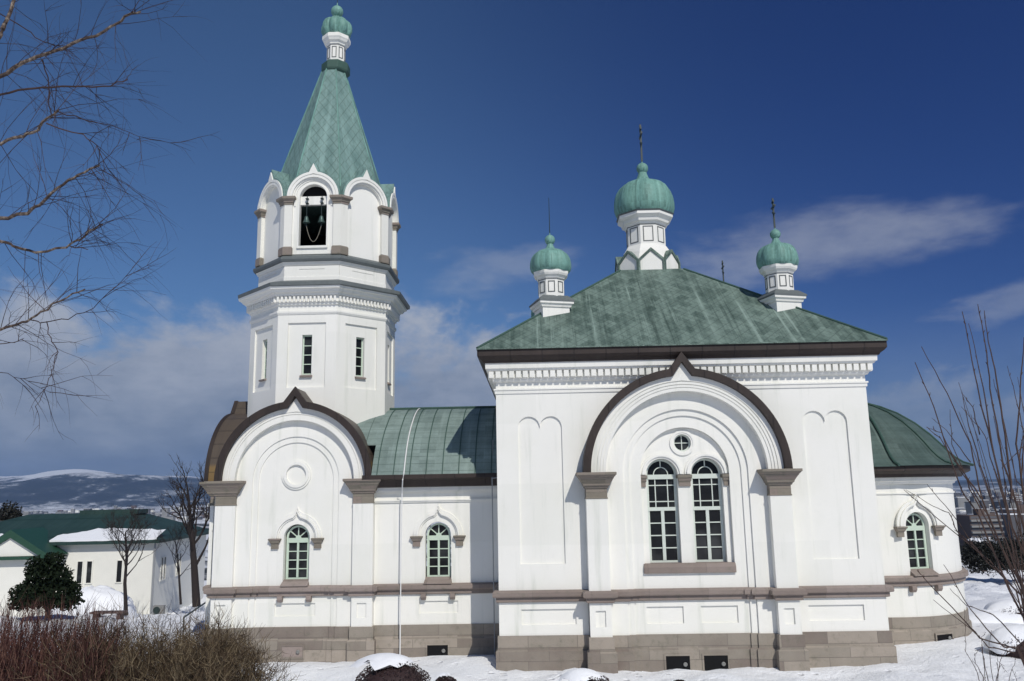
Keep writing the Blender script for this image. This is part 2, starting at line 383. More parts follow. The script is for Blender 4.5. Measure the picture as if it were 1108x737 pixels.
def circ(cx, cz, R, n=28): return [(cx+R*cos(i*2*pi/n), cz+R*sin(i*2*pi/n)) for i in range(n)]
def rc(x0, x1, z0, z1): return [(x0, z0), (x1, z0), (x1, z1), (x0, z1)]
def face(cx, cy, a, deg):
    """local x along a wall, -y outward; the wall plane lies a from the centre, turned deg from the front"""
    t = rad(deg); return Matrix.Translation((cx, cy, 0)) @ Matrix.Rotation(t, 4, 'Z') @ Matrix.Translation((0, -a, 0))
def empty(name, loc, label=None, cat=None, group=None):
    o = bpy.data.objects.new(name, None); COL.objects.link(o); o.location = loc; o.empty_display_size = .3
    bpy.context.view_layer.update()
    if label: tag(o, label, cat, group)
    return o
def tag(o, label, cat, group=None, kind=None):
    if label: o['label'] = label
    if cat: o['category'] = cat
    if group: o['group'] = group
    if kind: o['kind'] = kind
    return o
# ------------------------------------------------------------------ terrain
def sstep(a, b, x):
    t = max(0, min(1, (x-a)/(b-a))); return t*t*(3-2*t)
def gz(x, y):
    z = .12
    z += max(0, -(y+1.2))*.125 if y > -26 else 24.8*.125
    z -= .13*sstep(-2, -6, x)*sstep(-8, -1, y)
    z += .20*sstep(9.5, 13, x)*sstep(-6, 0, y)*(1-sstep(8, 14, y))
    side = sstep(4, -12, x)
    z -= sstep(9, 28, y)*(1.75*side+.55*(1-side))
    d = math.hypot(x*.8, max(0, y))
    z -= 33*sstep(46, 190, d)*(1 if y > -10 else sstep(-40, -10, y))
    return z
def bumps(x, y):
    z = noise.noise(Vector((x*.45, y*.45, 1)))*.15+noise.noise(Vector((x*1.3, y*1.3, 5)))*.11+.045*noise.noise(Vector((x*3.1, y*3.1, 9)))
    z += .22*math.exp(-((x+.9)/.9)**2-((y-.9)/.8)**2)+.16*math.exp(-((x-2.2)/.7)**2-((y+1.0)/.6)**2)+.15*math.exp(-((x+3.2)/1.1)**2-((y-.4)/.9)**2)
    return z*(.5+.9*sstep(2, -3, y) if y < 12 else 1.7)
def ground():
    def axis(c, lim, near, step):
        a = [0.0]; s = step
        while a[-1] < lim:
            if a[-1] > near: s *= 1.16
            a.append(a[-1]+s)
        return sorted({c-q for q in a} | {c+q for q in a})
    xs = axis(2, 12500, 26, .26); ys = axis(2, 12500, 26, .26)
    mb = MB(); w = len(xs); vs = []
    for y in ys:
        for x in xs:
            z = gz(x, y)
            if abs(x) < 70 and abs(y) < 70: z += bumps(x, y)
            vs.append((x, y, z))
    fs = [(j*w+i, j*w+i+1, (j+1)*w+i+1, (j+1)*w+i) for j in range(len(ys)-1) for i in range(w-1)]
    mb.add(vs, fs); o = mb.build('ground', 'snow', smooth=60); o['kind'] = 'structure'
ground()
def hills():
    mb = MB(); na, nr = 420, 46; vs = []
    def fb(x, y, s, o=5):
        t = 0; a = 1
        for k in range(o): t += a*noise.noise(Vector((x/s, y/s, k*3.7))); s /= 2; a *= .5
        return t
    for j in range(nr):
        for i in range(na):
            az = rad(-75+150*i/(na-1)); r = 5200+j*115; x, y = CAM.x+r*sin(az), CAM.y+r*cos(az); a = math.degrees(az)
            # elevation (degrees above the eye line) of the skyline by compass direction
            sky_ = 0.35
            for c, wd, h in ((-28.5, 5.5, 2.3), (-23.5, 5, 1.95), (-35, 6, 1.8), (-17, 6, 1.7), (-45, 9, 1.2), (-5, 9, .8), (30, 9, .55), (45, 12, 1.0)):
                sky_ = max(sky_, h*math.exp(-((a-c)/wd)**2)) if False else (sky_**3+(h*math.exp(-((a-c)/wd)**2))**3)**(1/3)
            H = math.tan(rad(sky_*1.02))*9000
            t = (r-5400)/(8900-5400); prof = sstep(0, 1, t)
            front = math.exp(-((r-6500)/700)**2)*.38
            z = -34+H*(prof*.86+front)+fb(x, y, 1500)*55*sstep(0, .35, t)*min(1, H/180)
            if t < .02: z = -38
            if r > 9300: z -= (r-9300)*.35
            vs.append((x, y, z))
    fs = [(j*na+i, j*na+i+1, (j+1)*na+i+1, (j+1)*na+i) for j in range(nr-1) for i in range(na-1)]
    mb.add(vs, fs); o = mb.build('hills', 'hill_cover', smooth=60); o['kind'] = 'structure'
hills()
def haze():
    mb = MB(); mb.box(-13500, 13500, -13500, 13500, -46, 620)
    m = bpy.data.materials.new('haze_air'); m.use_nodes = True; n = N(m.node_tree)
    v = n.new('ShaderNodeVolumePrincipled'); v.inputs['Density'].default_value = 7e-5; v.inputs['Color'].default_value = (.34, .56, 1.0, 1)
    v.inputs['Anisotropy'].default_value = .0
    o = n.new('ShaderNodeOutputMaterial'); n.nt.links.new(v.outputs[0], o.inputs['Volume']); MT['haze_air'] = m
    b = mb.build('haze', 'haze_air'); b['kind'] = 'stuff'
haze()
# ------------------------------------------------------------------ the church
church = empty('church', (0, 0, 0), 'white stucco church with green copper onion domes, bell spire and grey stone base', 'church')
C0 = (5.29, 5.25)          # centre of the domed cube
T0 = (-6.35, 5.25)         # centre of the bell tower
XW = 10.58
R7 = 'white_stucco'
def windowset(name, M, w, z0, spring, kind, paint, parent=church, glass_y=.045):
    """a window with its frame and bars as the part, its glass as a sub-part; local y=0 is the frame's front"""
    mb = MB(); mb.M = M; r = w/2; ft = .055
    def bar(x0, x1, za, zb, y0=.0, y1=.05): mb.box(x0, x1, y0, y1, za, zb)
    mb.band(arch(0, spring, r, 24, z0=z0), arch(0, spring, r-ft, 24, z0=z0), 0, .07)
    bar(-r+ft, r-ft, z0, z0+ft, .002, .07)
    if kind == 'small':
        bar(-r+ft, r-ft, spring-.16, spring-.02, -.015, .06)
        top = spring-.16; bar(-.03, .03, z0+ft, top, -.008, .06)
        for i in range(1, 4):
            zc = z0+ft+(top-z0-ft)*i/4
            for a, b in ((-r+ft, -.03), (.03, r-ft)): bar(a, b, zc-.014, zc+.014, .012, .05)
        for sgn in (-1, 1):
            bar(sgn*(r-ft)-.018, sgn*(r-ft)+.018, z0+ft, top, .004, .06)
        for ang in (40, 90, 140):
            a = rad(ang); q = Vector((cos(a), 0, sin(a))); e = Vector((-sin(a), 0, cos(a)))*.014; b0 = Vector((0, 0, spring-.02))+q*.05; b1 = Vector((0, 0, spring-.02))+q*(r-ft+.01)
            mb.add([b0-e+Vector((0, .01, 0)), b0+e+Vector((0, .01, 0)), b1+e+Vector((0, .01, 0)), b1-e+Vector((0, .01, 0)), b0-e+Vector((0, .05, 0)), b0+e+Vector((0, .05, 0)), b1+e+Vector((0, .05, 0)), b1-e+Vector((0, .05, 0))],
                   [(0, 1, 2, 3), (4, 5, 6, 7), (0, 1, 5, 4), (1, 2, 6, 5), (2, 3, 7, 6), (3, 0, 4, 7)])
        mb.plate(arch(0, spring-.02, .085, 10), [], .006, .055)
    else:
        bar(-r+ft, r-ft, spring-.13, spring+.0, -.02, .06)              # transom
        up0 = z0+1.52; bar(-r, r, up0-.10, up0, -.015, .06)
        for sx in (-r+ft, r-ft): bar(sx-.02, sx+.02, z0+ft, spring-.13, .004, .06)
        iw = r-ft
        for fx in (-.46, .46): bar(iw*fx-.014, iw*fx+.014, up0, spring-.13, .012, .05)
        uh = spring-.13-up0
        for fz in (.20, .78): bar(-iw, iw, up0+uh*fz-.014, up0+uh*fz+.014, .014, .05)
        bar(-.045, .045, z0+ft, up0-.10, -.008, .06)
        for i in range(1, 4):
            zc = z0+ft+(up0-.10-z0-ft)*i/4
            for a, b in ((-iw, -.045), (.045, iw)): bar(a, b, zc-.015, zc+.015, .012, .05)
        bar(-.014, .014, spring+.2, spring+r-ft, .012, .05)
        mb.band(arch(0, spring, .215, 16), arch(0, spring, .19, 16), .012, .05)
    o = mb.build(name, paint, parent)
    g = MB(); g.M = M; g.plate(arch(0, spring, r-ft*.5, 24, z0=z0+.02), [], glass_y, glass_y+.02); g.build('glass', 'glass_dark', o)
    return o
def hoodmould(M, cx, spring, R, tip, parent=church, brackets=True):
    mb = MB(); mb.M = M
    for ro, ri, y in ((R, R-.09, -.05), (R-.09, R-.155, -.09), (R-.155, R-.2, -.045)):
        k = ro/R
        mb.band(arch(cx, spring, ro, 28, tip*k, .13*k+.02, spring-.02, .34), arch(cx, spring, ri, 28, tip*k, .13*k, spring-.02, .34), y, .02)
    o = mb.build('hood_mould', R7, parent, bevel=.008)
    if brackets:
        for sx in (-1, 1):
            b = MB(); b.M = M; x = cx+sx*(R-.1)
            b.rect([(x-.11, x+.11, -.07, .02, spring-.33), (x-.11, x+.11, -.07, .02, spring-.17), (x-.13, x+.13, -.10, .02, spring-.16), (x-.17, x+.17, -.13, .02, spring-.07), (x-.19, x+.19, -.15, .02, spring-.065), (x-.19, x+.19, -.15, .02, spring-.02)])
            b.build('bracket', 'cap_stone', o, bevel=.008)
    return o
def capital(M, x0, x1, pr, z0, z1, e, parent=church, mat='cap_stone', fe=None):
    fe = fe or e*1.35; h = z1-z0; mb = MB(); mb.M = M
    prof = [(.06, 0), (.06, .04), (0, .05), (0, .39), (.13, .41), (.16, .47), (.30, .50), (.34, .56), (.36, .58), (.62, .74), (.70, .77), (.72, .80), (.88, .86), (.92, .89), (1.0, .90), (1.0, 1.0)]
    mb.rect([(x0-e*a, x1+e*a, -pr-fe*a, .03, z0+h*t) for a, t in prof])
    return mb.build('pilaster_capital', mat, parent, bevel=.008)
# ---- plan outlines (anticlockwise from above)
main_plan = [(0, 10.5), (0, 0), (2.47, 0), (2.47, -.42), (3.06, -.42), (3.06, -.16), (3.54, -.16), (3.54, -.10), (3.72, -.10), (3.72, -.05),
             (6.86, -.05), (6.86, -.10), (7.04, -.10), (7.04, -.16), (7.52, -.16), (7.52, -.42), (8.11, -.42), (8.11, 0), (XW, 0), (XW, 10.5)]
tower_plan = [(-9.15, 7.7), (-9.15, 2.8), (-8.8, 2.8), (-8.8, 1.98), (-8.17, 1.98), (-8.17, 2.10), (-7.7, 2.10), (-7.7, 2.14), (-7.52, 2.14), (-7.52, 2.18),
              (-5.18, 2.18), (-5.18, 2.14), (-5.0, 2.14), (-5.0, 2.10), (-4.53, 2.10), (-4.53, 1.98), (-3.9, 1.98), (-3.9, 2.25), (.05, 2.25), (.05, 8.25), (-3.9, 8.25), (-3.9, 8.5), (-8.8, 8.5), (-8.8, 7.7)]
AC, AR = (12.0, 5.25), 2.95
apse_plan = [(XW-.05, AC[1]-AR), (12.0, AC[1]-AR)]+[(AC[0]+AR*cos(rad(-90+180*i/40)), AC[1]+AR*sin(rad(-90+180*i/40))) for i in range(1, 40)]+[(12.0, AC[1]+AR), (XW-.05, AC[1]+AR)]
for pl in (main_plan, tower_plan, apse_plan):
    mb = MB(); mb.outline(pl, [(.10, -.6), (.10, .60), (.045, .64), (.045, 1.0)]); mb.build('stone_base', 'base_stone', church, bevel=.012)
    mb = MB(); mb.outline(pl, [(.03, 1.88), (.08, 1.90), (.08, 2.01), (.16, 2.03), (.17, 2.06), (.17, 2.15), (.12, 2.19), (.0, 2.20)]); mb.build('string_course', 'trim_stone', church, bevel=.008)
# ---- domed cube: walls
def heart(x0, x1, z0, z1):
    m = (x0+x1)/2; r = (x1-x0)/4; s = z1-r; pts = [(x0, z0), (x1, z0)]
    pts += [(x1-r+r*cos(t*pi/10), s+r*sin(t*pi/10)) for t in range(0, 10)]+[(m, s)]
    pts += [(x0+r+r*cos(t*pi/10), s+r*sin(t*pi/10)) for t in range(1, 11)]
    return pts
CX, CZ = 5.29, 5.36
mb = MB()
hole = archhole(CX, CZ, 2.30, 2.10, 40)
hL, hR = heart(.62, 1.87, 2.9, 7.0), heart(XW-1.87, XW-.62, 2.9, 7.0)
mb.plate(rc(0, XW, 2.05, 8.08), [hL, hR, hole], 0, .055)
mb.plate(rc(.01, XW-.01, 2.05, 8.08), [hole], .055, .3)
mb.box(0, .3, .302, 10.2, 1.0, 8.08); mb.box(XW-.3, XW, .302, 10.2, 1.0, 8.08); mb.box(0, XW, 10.2, 10.5, 1.0, 8.08)
# dado with sunk panels below the string course
def dado(x0, x1, y, panels, z0=1.0, z1=1.94, dep=.05):
    mb.plate(rc(x0, x1, z0, z1), [rc(*p) for p in panels], y, y+dep); mb.box(x0+.004, x1-.004, y+dep, y+.3, z0, z1)
dado(0, 2.47, 0, [(.62, 2.12, 1.28, 1.69)]); dado(8.11, XW, 0, [(8.46, 9.96, 1.28, 1.69)])
dado(2.47, 3.06, -.42, [(2.63, 2.90, 1.26, 1.68)]); dado(7.52, 8.11, -.42, [(7.68, 7.95, 1.26, 1.68)])
dado(3.06, 3.54, -.16, []); dado(7.04, 7.52, -.16, []); dado(3.54, 3.72, -.10, []); dado(6.86, 7.04, -.10, [])
dado(3.72, 6.86, -.05, [(4.05, 5.05, 1.27, 1.72), (5.53, 6.53, 1.27, 1.72)])
# stepped arch recesses of the centre bay
mb.band(arch(CX, CZ, 2.34, 44, z0=2.05), arch(CX, CZ, 1.75, 44, z0=2.05), -.16, .25)
mb.band(arch(CX, CZ, 1.75, 44, z0=2.05), arch(CX, CZ, 1.57, 44, z0=2.05), -.10, .25)
mb.plate(arch(CX, CZ, 1.57, 44, z0=2.05), [archhole(CX, CZ, 1.24, 2.62, 36)], -.05, .25)
wc = (4.66, 5.92); wr = .44
tri = [archhole(c, 5.29, wr, 2.70, 24) for c in wc]+[circ(CX, 6.17, .245)]
mb.plate(archhole(CX, CZ, 1.235, 2.62, 36), tri, .09, .36)
for c in wc:
    for ro, ri, y in ((.62, .56, .045), (.56, .50, -.005), (.50, .445, .035)):
        mb.band(arch(c, 5.29, ro, 24), arch(c, 5.29, ri, 24), y, .10)
mb.band(circ(CX, 6.17, .36), circ(CX, 6.17, .29), .05, .10, closed=True)
mb.band(circ(CX, 6.17, .29), circ(CX, 6.17, .245), .07, .10, closed=True)
mb.build('wall', R7, church)
# frieze mouldings
mb = MB(); sq = [(0, 10.5), (0, 0), (XW, 0), (XW, 10.5)]
mb.outline(sq, [(.0, 7.66), (.03, 7.665), (.035, 7.76), (.06, 7.765), (.06, 7.81), (.0, 7.815)], caps=False)
mb.build('frieze_moulding', R7, church)
mb = MB()
mb.outline(sq, [(0, 8.0), (.06, 8.005), (.09, 8.05), (.09, 8.09), (.12, 8.10), (.12, 8.30), (.22, 8.31), (.24, 8.36), (.28, 8.37), (.29, 8.53), (.2, 8.60)])
k = 56; s0 = -.2; st = (XW+.4)/k
for i in range(k):
    x = s0+i*st; mb.box(x+.012, x+st-.045, -.225, -.115, 8.11, 8.295)
for i in range(54):
    y = -.02+i*st
    mb.box(-.225, -.115, y+.012, y+st-.045, 8.11, 8.295); mb.box(XW+.115, XW+.225, y+.012, y+st-.045, 8.11, 8.295)
mb.build('cornice', R7, church)
mb = MB(); mb.outline(sq, [(.2, 8.52), (.33, 8.525), (.36, 8.58), (.44, 8.64), (.49, 8.70), (.50, 8.71), (.50, 8.885), (.40, 8.93)]); mb.build('eave', 'brown_copper', church)
# hipped roof, with a slight bell-cast, edges ridged
def hiploop(r, z): return (C0[0]-r, C0[0]+r, C0[1]-r, C0[1]+r, z)
mb = MB(); EV = 5.29+.515
def hz(r): return 8.915+(EV-r)*.735
rr = [EV, 4.6, 3.4, 2.2, 1.05]
mb.rect([hiploop(EV, 8.886), hiploop(EV, 8.915)]+[hiploop(r, hz(r)-.0) for r in rr[1:]])
roof = mb.build('hipped_roof', 'roof_copper', church)
mb = MB()
for sx in (-1, 1):
    for sy in (-1, 1):
        mb.tube([(C0[0]+sx*r, C0[1]+sy*r, hz(r)+.0) for r in (EV-.02, 1.1)], .045, 6)
mb.build('hip_ridge', 'collar_copper', roof)
# ---- big arch hood on the front
mb = MB()
mb.band(arch(CX, CZ, 2.875, 48, .47, .36), arch(CX, CZ, 2.662, 48, .38, .27), -.56, .0)
mb.build('arch_trim', 'brown_copper', church, bevel=.01)
mb = MB()
Rs = [(2.665, 2.52, -.43), (2.52, 2.49, -.40), (2.49, 2.43, -.425), (2.43, 2.405, -.395), (2.405, 2.345, -.42), (2.345, 2.325, -.395), (2.325, 2.24, -.41)]
for a, b, y in Rs:
    tp = .30 if a > 2.6 else 0
    if tp:
        mb.band(arch(CX, CZ, a, 48, .38, .27), arch(CX, CZ, b, 48, .01, .25), y, .02)
    else: mb.band(arch(CX, CZ, a, 48), arch(CX, CZ, b, 48), y, .02)
mb.build('arch_hood', R7, church)
for x0, x1 in ((2.47, 3.06), (7.52, 8.11)):
    mb = MB(); mb.box(x0, x1, -.42, .0, 2.05, 4.68); mb.build('pilaster', R7, church, bevel=.008)
    capital(None, x0, x1, .42, 4.65, 5.37, .25)
    mb = MB(); mb.box(min(x0, x1)+.02, x1-.02, -.40, 0, 5.36, 5.40)
# ---- twin windows, round window, sill, imposts
ident = Matrix.Identity(4)
for c in wc:
    o = windowset('arched_window', Matrix.Translation((c, .27, 0)), .87, 2.86, 5.29, 'tall', 'window_paint_pale')
mb = MB(); M = Matrix.Translation((CX, .2, 6.17)); mb.M = M
mb.band(circ(0, 0, .25), circ(0, 0, .205), 0, .06, closed=True); mb.box(-.012, .012, .01, .05, -.21, .21); mb.box(-.21, .21, .014, .05, -.012, .012)
o = mb.build('round_window', 'window_paint_pale', church)
g = MB(); g.M = M; g.plate(circ(0, 0, .23), [], .045, .065); g.build('glass', 'glass_dark', o)
mb = MB(); mb.rect([(4.02, 6.54, -.13, .4, 2.60), (4.02, 6.54, -.13, .4, 2.76), (4.02, 6.54, -.06, .4, 2.86)]); mb.build('window_sill', 'trim_stone', church, bevel=.008)
for x0, x1 in ((4.045, 4.215), (5.105, 5.475), (6.365, 6.535)):
    mb = MB(); mb.rect([(x0+.02, x1-.02, .04, .3, 4.95), (x0+.02, x1-.02, .04, .3, 5.08), (x0, x1, .02, .3, 5.1), (x0, x1, .0, .3, 5.16), (x0-.02, x1+.02, -.03, .3, 5.2), (x0-.02, x1+.02, -.03, .3, 5.27)])
    mb.build('impost', 'cap_stone', church, bevel=.006)
# ---- basement openings
def basement(M, w, z0, z1, fill='dark_void'):
    mb = MB(); mb.M = M; t = .05
    mb.band([(-w/2-t, z0-t), (w/2+t, z0-t), (w/2+t, z1+t), (-w/2-t, z1+t)], rc(-w/2, w/2, z0, z1), -.022, .02, closed=True)
    o = mb.build('basement_window', 'base_stone', church)
    g = MB(); g.M = M; g.box(-w/2, w/2, -.006, .01, z0, z1); g.build('opening', fill, o)
    f = MB(); f.M = M @ Matrix.Translation((w/2-.13, -.03, (z0+z1)/2)) @ Matrix.Rotation(pi/2, 4, 'X')
    f.lathe([(.035, -.03), (.055, .0), (.058, .02), (.04, .035), (.015, .03)], 14); f.build('vent_cap', 'lamp_metal', o)
for x in (4.81, 5.83): basement(Matrix.Translation((x, -.15, 0)), .64, .02, .45)
basement(Matrix.Translation((-6.3, 2.08, 0)), .62, .15, .45, 'trim_stone'); basement(Matrix.Translation((-1.95, 2.15, 0)), .62, .10, .42)
basement(face(AC[0], AC[1], AR+.11, 22), .6, .25, .48)
# ---- lanterns and onion domes
def onion(R, z0, zt, melon=False):
    """squat onion profile from z0 up to the neck at zt"""
    h = zt-z0; p = [(.87, 0), (.95, .06), (1.0, .17), (1.0, .30), (.97, .43), (.91, .54), (.82, .63), (.68, .71), (.50, .765), (.37, .79), (.28, .815), (.21, .87), (.165, .94), (.14, 1.0)]
    if melon: p = [(.72, 0), (.88, .09), (1.0, .26), (1.0, .42), (.96, .54), (.86, .66), (.68, .76), (.45, .83), (.26, .87), (.20, .93), (.18, 1.0)]
    return [(R*a, z0+h*t) for a, t in p]
def dome_part(parent, cx, cy, R, z0, zt, ball, lobes=8, amp=.06, rod=None, crossh=None, melon=False):
    mb = MB(); mb.lathe(onion(R, z0, zt, melon), 64, cx, cy, lobes, amp)
    d = mb.build('onion_dome', 'dome_copper', parent, smooth=28)
    b = MB(); zc = zt+ball*.8
    b.lathe([(ball*max(.12, cos(t)), zc+ball*sin(t)) for t in [-1.4+.2*i for i in range(15)]]+[(ball*.10, zc+ball*1.25), (ball*.07, zc+ball*1.6)], 24, cx, cy)
    b.build('ball', 'dome_copper', d, smooth=40)
    zb = zc+ball*1.3
    if crossh:
        m = MB(); w = crossh*.018+.006; top = zb+crossh
        m.box(cx-w, cx+w, cy-w, cy+w, zb, top)
        m.box(cx-w*.8, cx+w*.8, cy-crossh*.20, cy+crossh*.20, zb+crossh*.68, zb+crossh*.68+2.4*w)
        m.box(cx-w*.8, cx+w*.8, cy-crossh*.10, cy+crossh*.10, zb+crossh*.85, zb+crossh*.85+2.2*w)
        q = m.M; m.M = Matrix.Translation((cx, cy, zb+crossh*.5)) @ Matrix.Rotation(rad(24), 4, 'X'); m.box(-w*.8, w*.8, -crossh*.13, crossh*.13, -w, w); m.M = q
        m.build('cross', 'iron', d)
    elif rod:
        m = MB(); m.tube([(cx, cy, zb-.05), (cx, cy, zb+rod)], [.016, .008], 6); m.build('rod', 'iron', d)
    return d
def drum(parent, cx, cy, a, z0, zp0, zp1, z1, prof_top, name, mat=R7):
    """octagonal lantern drum with a framed panel on each face"""
    mb = MB(); mb.octo([(a, z0), (a, z1)]+prof_top, cx, cy); o = mb.build(name, mat, parent)
    w = a*math.tan(pi/8); ln = MB()
    for i in range(8):
        ln.M = face(cx, cy, a, i*45); q = w*.66; t = max(.028, w*.115)
        ln.band(rc(-q, q, zp0, zp1), rc(-q+t, q-t, zp0+t, zp1-t), -.012, .004, closed=True)
        ln.box(-w, w, -.009, .003, zp1+(z1-zp1)*.55, zp1+(z1-zp1)*.55+t*.8)
    ln.build('panel_frame', 'panel_line', o)
    return o
# central lantern: ring of pointed gables, tapering skirt, drum, dome
gb = MB(); a = 1.07
gb.octo([(a-.03, hz(1.2)-.35), (a-.03, 12.80), (.90, 13.05), (.86, 13.16), (.675, 13.46)], *C0)
gw = a*math.tan(pi/8)
for i in range(8):
    gb.M = face(C0[0], C0[1], a, i*45); gb.plate([(-gw+.06, 12.1), (gw-.06, 12.1), (gw-.06, 12.74), (0, 13.08), (-gw+.06, 12.74)], [], -.0, .25)
lant = gb.build('lantern', R7, church)
gr = MB()
for i in range(8):
    gr.M = face(C0[0], C0[1], a, i*45)
    gr.band([(-gw-.012, 12.05), (-gw-.012, 12.78), (0, 13.19), (gw+.012, 12.78), (gw+.012, 12.05)], [(-gw+.055, 12.05), (-gw+.055, 12.735), (0, 13.085), (gw-.055, 12.735), (gw-.055, 12.05)], -.05, .42)
gr.build('gable_trim', 'roof_copper', lant)
dr = drum(lant, C0[0], C0[1], .665, 13.4, 13.55, 14.12, 14.20, [(.70, 14.21), (.72, 14.27), (.80, 14.30), (.83, 14.40), (.92, 14.47), (.95, 14.50), (.95, 14.60), (.7, 14.66)], 'lantern_drum')
mb = MB(); mb.octo([(.7, 14.60), (.97, 14.605), (1.0, 14.64), (.8, 14.70)], *C0); mb.build('dome_flashing', 'flashing', lant)
dome_part(lant, C0[0], C0[1], 1.10, 14.62, 16.36, .215, crossh=1.45)
# four corner turrets on the hips
for sx, sy in ((-1, -1), (1, -1), (-1, 1), (1, 1)):
    cx, cy = C0[0]+sx*3.57, C0[1]+sy*3.6
    mb = MB(); mb.M = Matrix.Translation((cx, cy, 0)) @ Matrix.Rotation(rad(17), 4, 'Z')
    h = .435; mb.rect([(-h, h, -h, h, 9.6), (-h, h, -h, h, 10.47), (-h-.04, h+.04, -h-.04, h+.04, 10.48), (-h-.06, h+.06, -h-.06, h+.06, 10.55), (-h-.11, h+.11, -h-.11, h+.11, 10.58), (-h-.11, h+.11, -h-.11, h+.11, 10.66)])
    t = mb.build('turret', R7, church)
    mb = MB(); mb.M = Matrix.Translation((cx, cy, 0)) @ Matrix.Rotation(rad(17), 4, 'Z'); h2 = h+.135
    mb.rect([(-h2, h2, -h2, h2, 10.655), (-h2, h2, -h2, h2, 10.70), (-.40, .40, -.40, .40, 10.86)]); mb.build('turret_flashing', 'flashing', t)
    d = drum(t, cx, cy, .395, 10.78, 10.97, 11.33, 11.42, [(.42, 11.43), (.44, 11.48), (.50, 11.52), (.53, 11.58), (.54, 11.66), (.4, 11.7)], 'turret_drum')
    dome_part(t, cx, cy, .655, 11.66, 12.63, .165, amp=.07, crossh=(None if (sx, sy) == (-1, -1) else .98), rod=1.2)
# ---- nave between tower and cube, and the apse
mb = MB()
M = Matrix.Translation((0, 2.25, 0)); mb.M = M
mb.plate(rc(-3.9, 0.0, 2.05, 5.0), [archhole(-1.94, 3.62, .40, 2.20, 24)], 0, .3)
mb.plate(rc(-3.9, 0.0, 1.0, 1.94), [rc(-2.52, -1.34, 1.32, 1.68)], 0, .045); mb.box(-3.9, 0, .045, .3, 1.0, 1.94)
mb.box(-3.9, 0, -.045, .0, 4.62, 4.66); mb.box(-3.9, 0, -.07, .0, 4.66, 4.70); mb.box(-3.9, 0, -.10, .0, 4.93, 4.98); mb.box(-3.9, 0, -.16, .0, 4.98, 5.12)
mb.build('nave_wall', R7, church)
prof = [(3.56, 5.44), (3.42, 5.66), (3.25, 5.92), (3.05, 6.18), (2.85, 6.41), (2.62, 6.62), (2.4, 6.79), (2.2, 6.93), (1.98, 7.06), (1.7, 7.22), (1.4, 7.38), (1.1, 7.51), (.8, 7.62), (.4, 7.74), (0, 7.80)]
arc = [0]
for q, w in zip(prof, prof[1:]): arc.append(arc[-1]+math.hypot(q[0]-w[0], q[1]-w[1]))
def barrel(mb, x0, x1, flip=1):
    nx = 9; xs = [x0+(x1-x0)*i/(nx-1) for i in range(nx)]; vs = []; uv = []
    full = [(5.25-r, z, a) for (r, z), a in zip(prof, arc)]+[(5.25+r, z, -a) for (r, z), a in reversed(list(zip(prof[:-1], arc[:-1])))]
    for y, z, a in full:
        for x in xs: vs.append((x, y, z)); uv.append((x, a))
    mb.add(vs, [(j*nx+i, j*nx+i+1, (j+1)*nx+i+1, (j+1)*nx+i) for j in range(len(full)-1) for i in range(nx-1)], 0, uv)
mb = MB(); barrel(mb, -3.92, .1); 
full_prof = prof; mb2 = mb
prof, arc = prof[4:], arc[4:]; barrel(mb, -5.4, -3.92); prof = full_prof; arc = [0]
for q, w in zip(prof, prof[1:]): arc.append(arc[-1]+math.hypot(q[0]-w[0], q[1]-w[1]))
nr = mb.build('nave_roof', 'nave_copper', church, smooth=50)
mb = MB()
for i in range(8):
    x = -3.75+i*.5
    mb.tube([(x, 5.25-r, z+.012) for r, z in prof], .016, 5)
mb.tube([(-4.5, 5.25, 7.83), (.05, 5.25, 7.83)], .05, 6); mb.build('roof_seam', 'collar_copper', nr)
mb = MB(); mb.rect([(-4.2, .0, 2.05, 2.4, 5.08), (-4.2, .0, 1.95, 2.4, 5.10), (-4.2, .0, 1.80, 2.4, 5.30), (-4.2, .0, 1.68, 2.4, 5.34), (-4.2, .0, 1.68, 2.4, 5.46)]); mb.build('eave', 'brown_copper', church)
# apse wall, bent round
def bend(q):
    s, y, z = q
    if s < 1.42: return (XW+s, AC[1]-AR+y, z)
    t = -pi/2+(s-1.42)/AR; return (AC[0]+(AR-y)*cos(t), AC[1]+(AR-y)*sin(t), z)
sw = 1.42+rad(13.8)*AR; SE = 1.42+pi*AR
mb = MB(bend)
def strip(sa, sb, z0, z1, y=0):
    k = max(2, int((sb-sa)/.18)); ss = [sa+(sb-sa)*i/k for i in range(k+1)]
    mb.add([(s, y, z0) for s in ss]+[(s, y, z1) for s in ss], [(i, i+1, k+2+i, k+1+i) for i in range(k)])
strip(0, sw-.6, 2.05, 5.0); strip(sw+.6, SE, 2.05, 5.0); strip(0, SE, 1.0, 1.94)
mb.plate(rc(sw-.6, sw+.6, 2.05, 5.0), [archhole(sw, 3.66, .40, 2.20, 24)], 0, .28)
mb.build('apse_wall', R7, church, smooth=30)
mb = MB(); mb.outline(apse_plan, [(0, 4.60), (.035, 4.605), (.035, 4.65), (.0, 4.655)], caps=False); mb.outline(apse_plan, [(0, 4.90), (.07, 4.92), (.09, 4.98), (.15, 5.0), (.16, 5.12), (.1, 5.16)], caps=False); mb.build('cornice', R7, church, smooth=30)
mb = MB(); mb.outline(apse_plan, [(.1, 5.10), (.30, 5.12), (.34, 5.20), (.50, 5.26), (.56, 5.30), (.56, 5.44), (.5, 5.46)]); mb.build('eave', 'brown_copper', church, smooth=30)
mb = MB(); na = 48; vs = []; uv = []
aprof = [(3.58, 5.43), (3.3, 5.53), (3.08, 5.69), (2.88, 5.90), (2.66, 6.18), (2.4, 6.48), (2.0, 6.86), (1.5, 7.22), (1.0, 7.47), (.5, 7.65), (0, 7.72)]
aarc = [0]
for q, w in zip(aprof, aprof[1:]): aarc.append(aarc[-1]+math.hypot(q[0]-w[0], q[1]-w[1]))
prof, arc = aprof, aarc
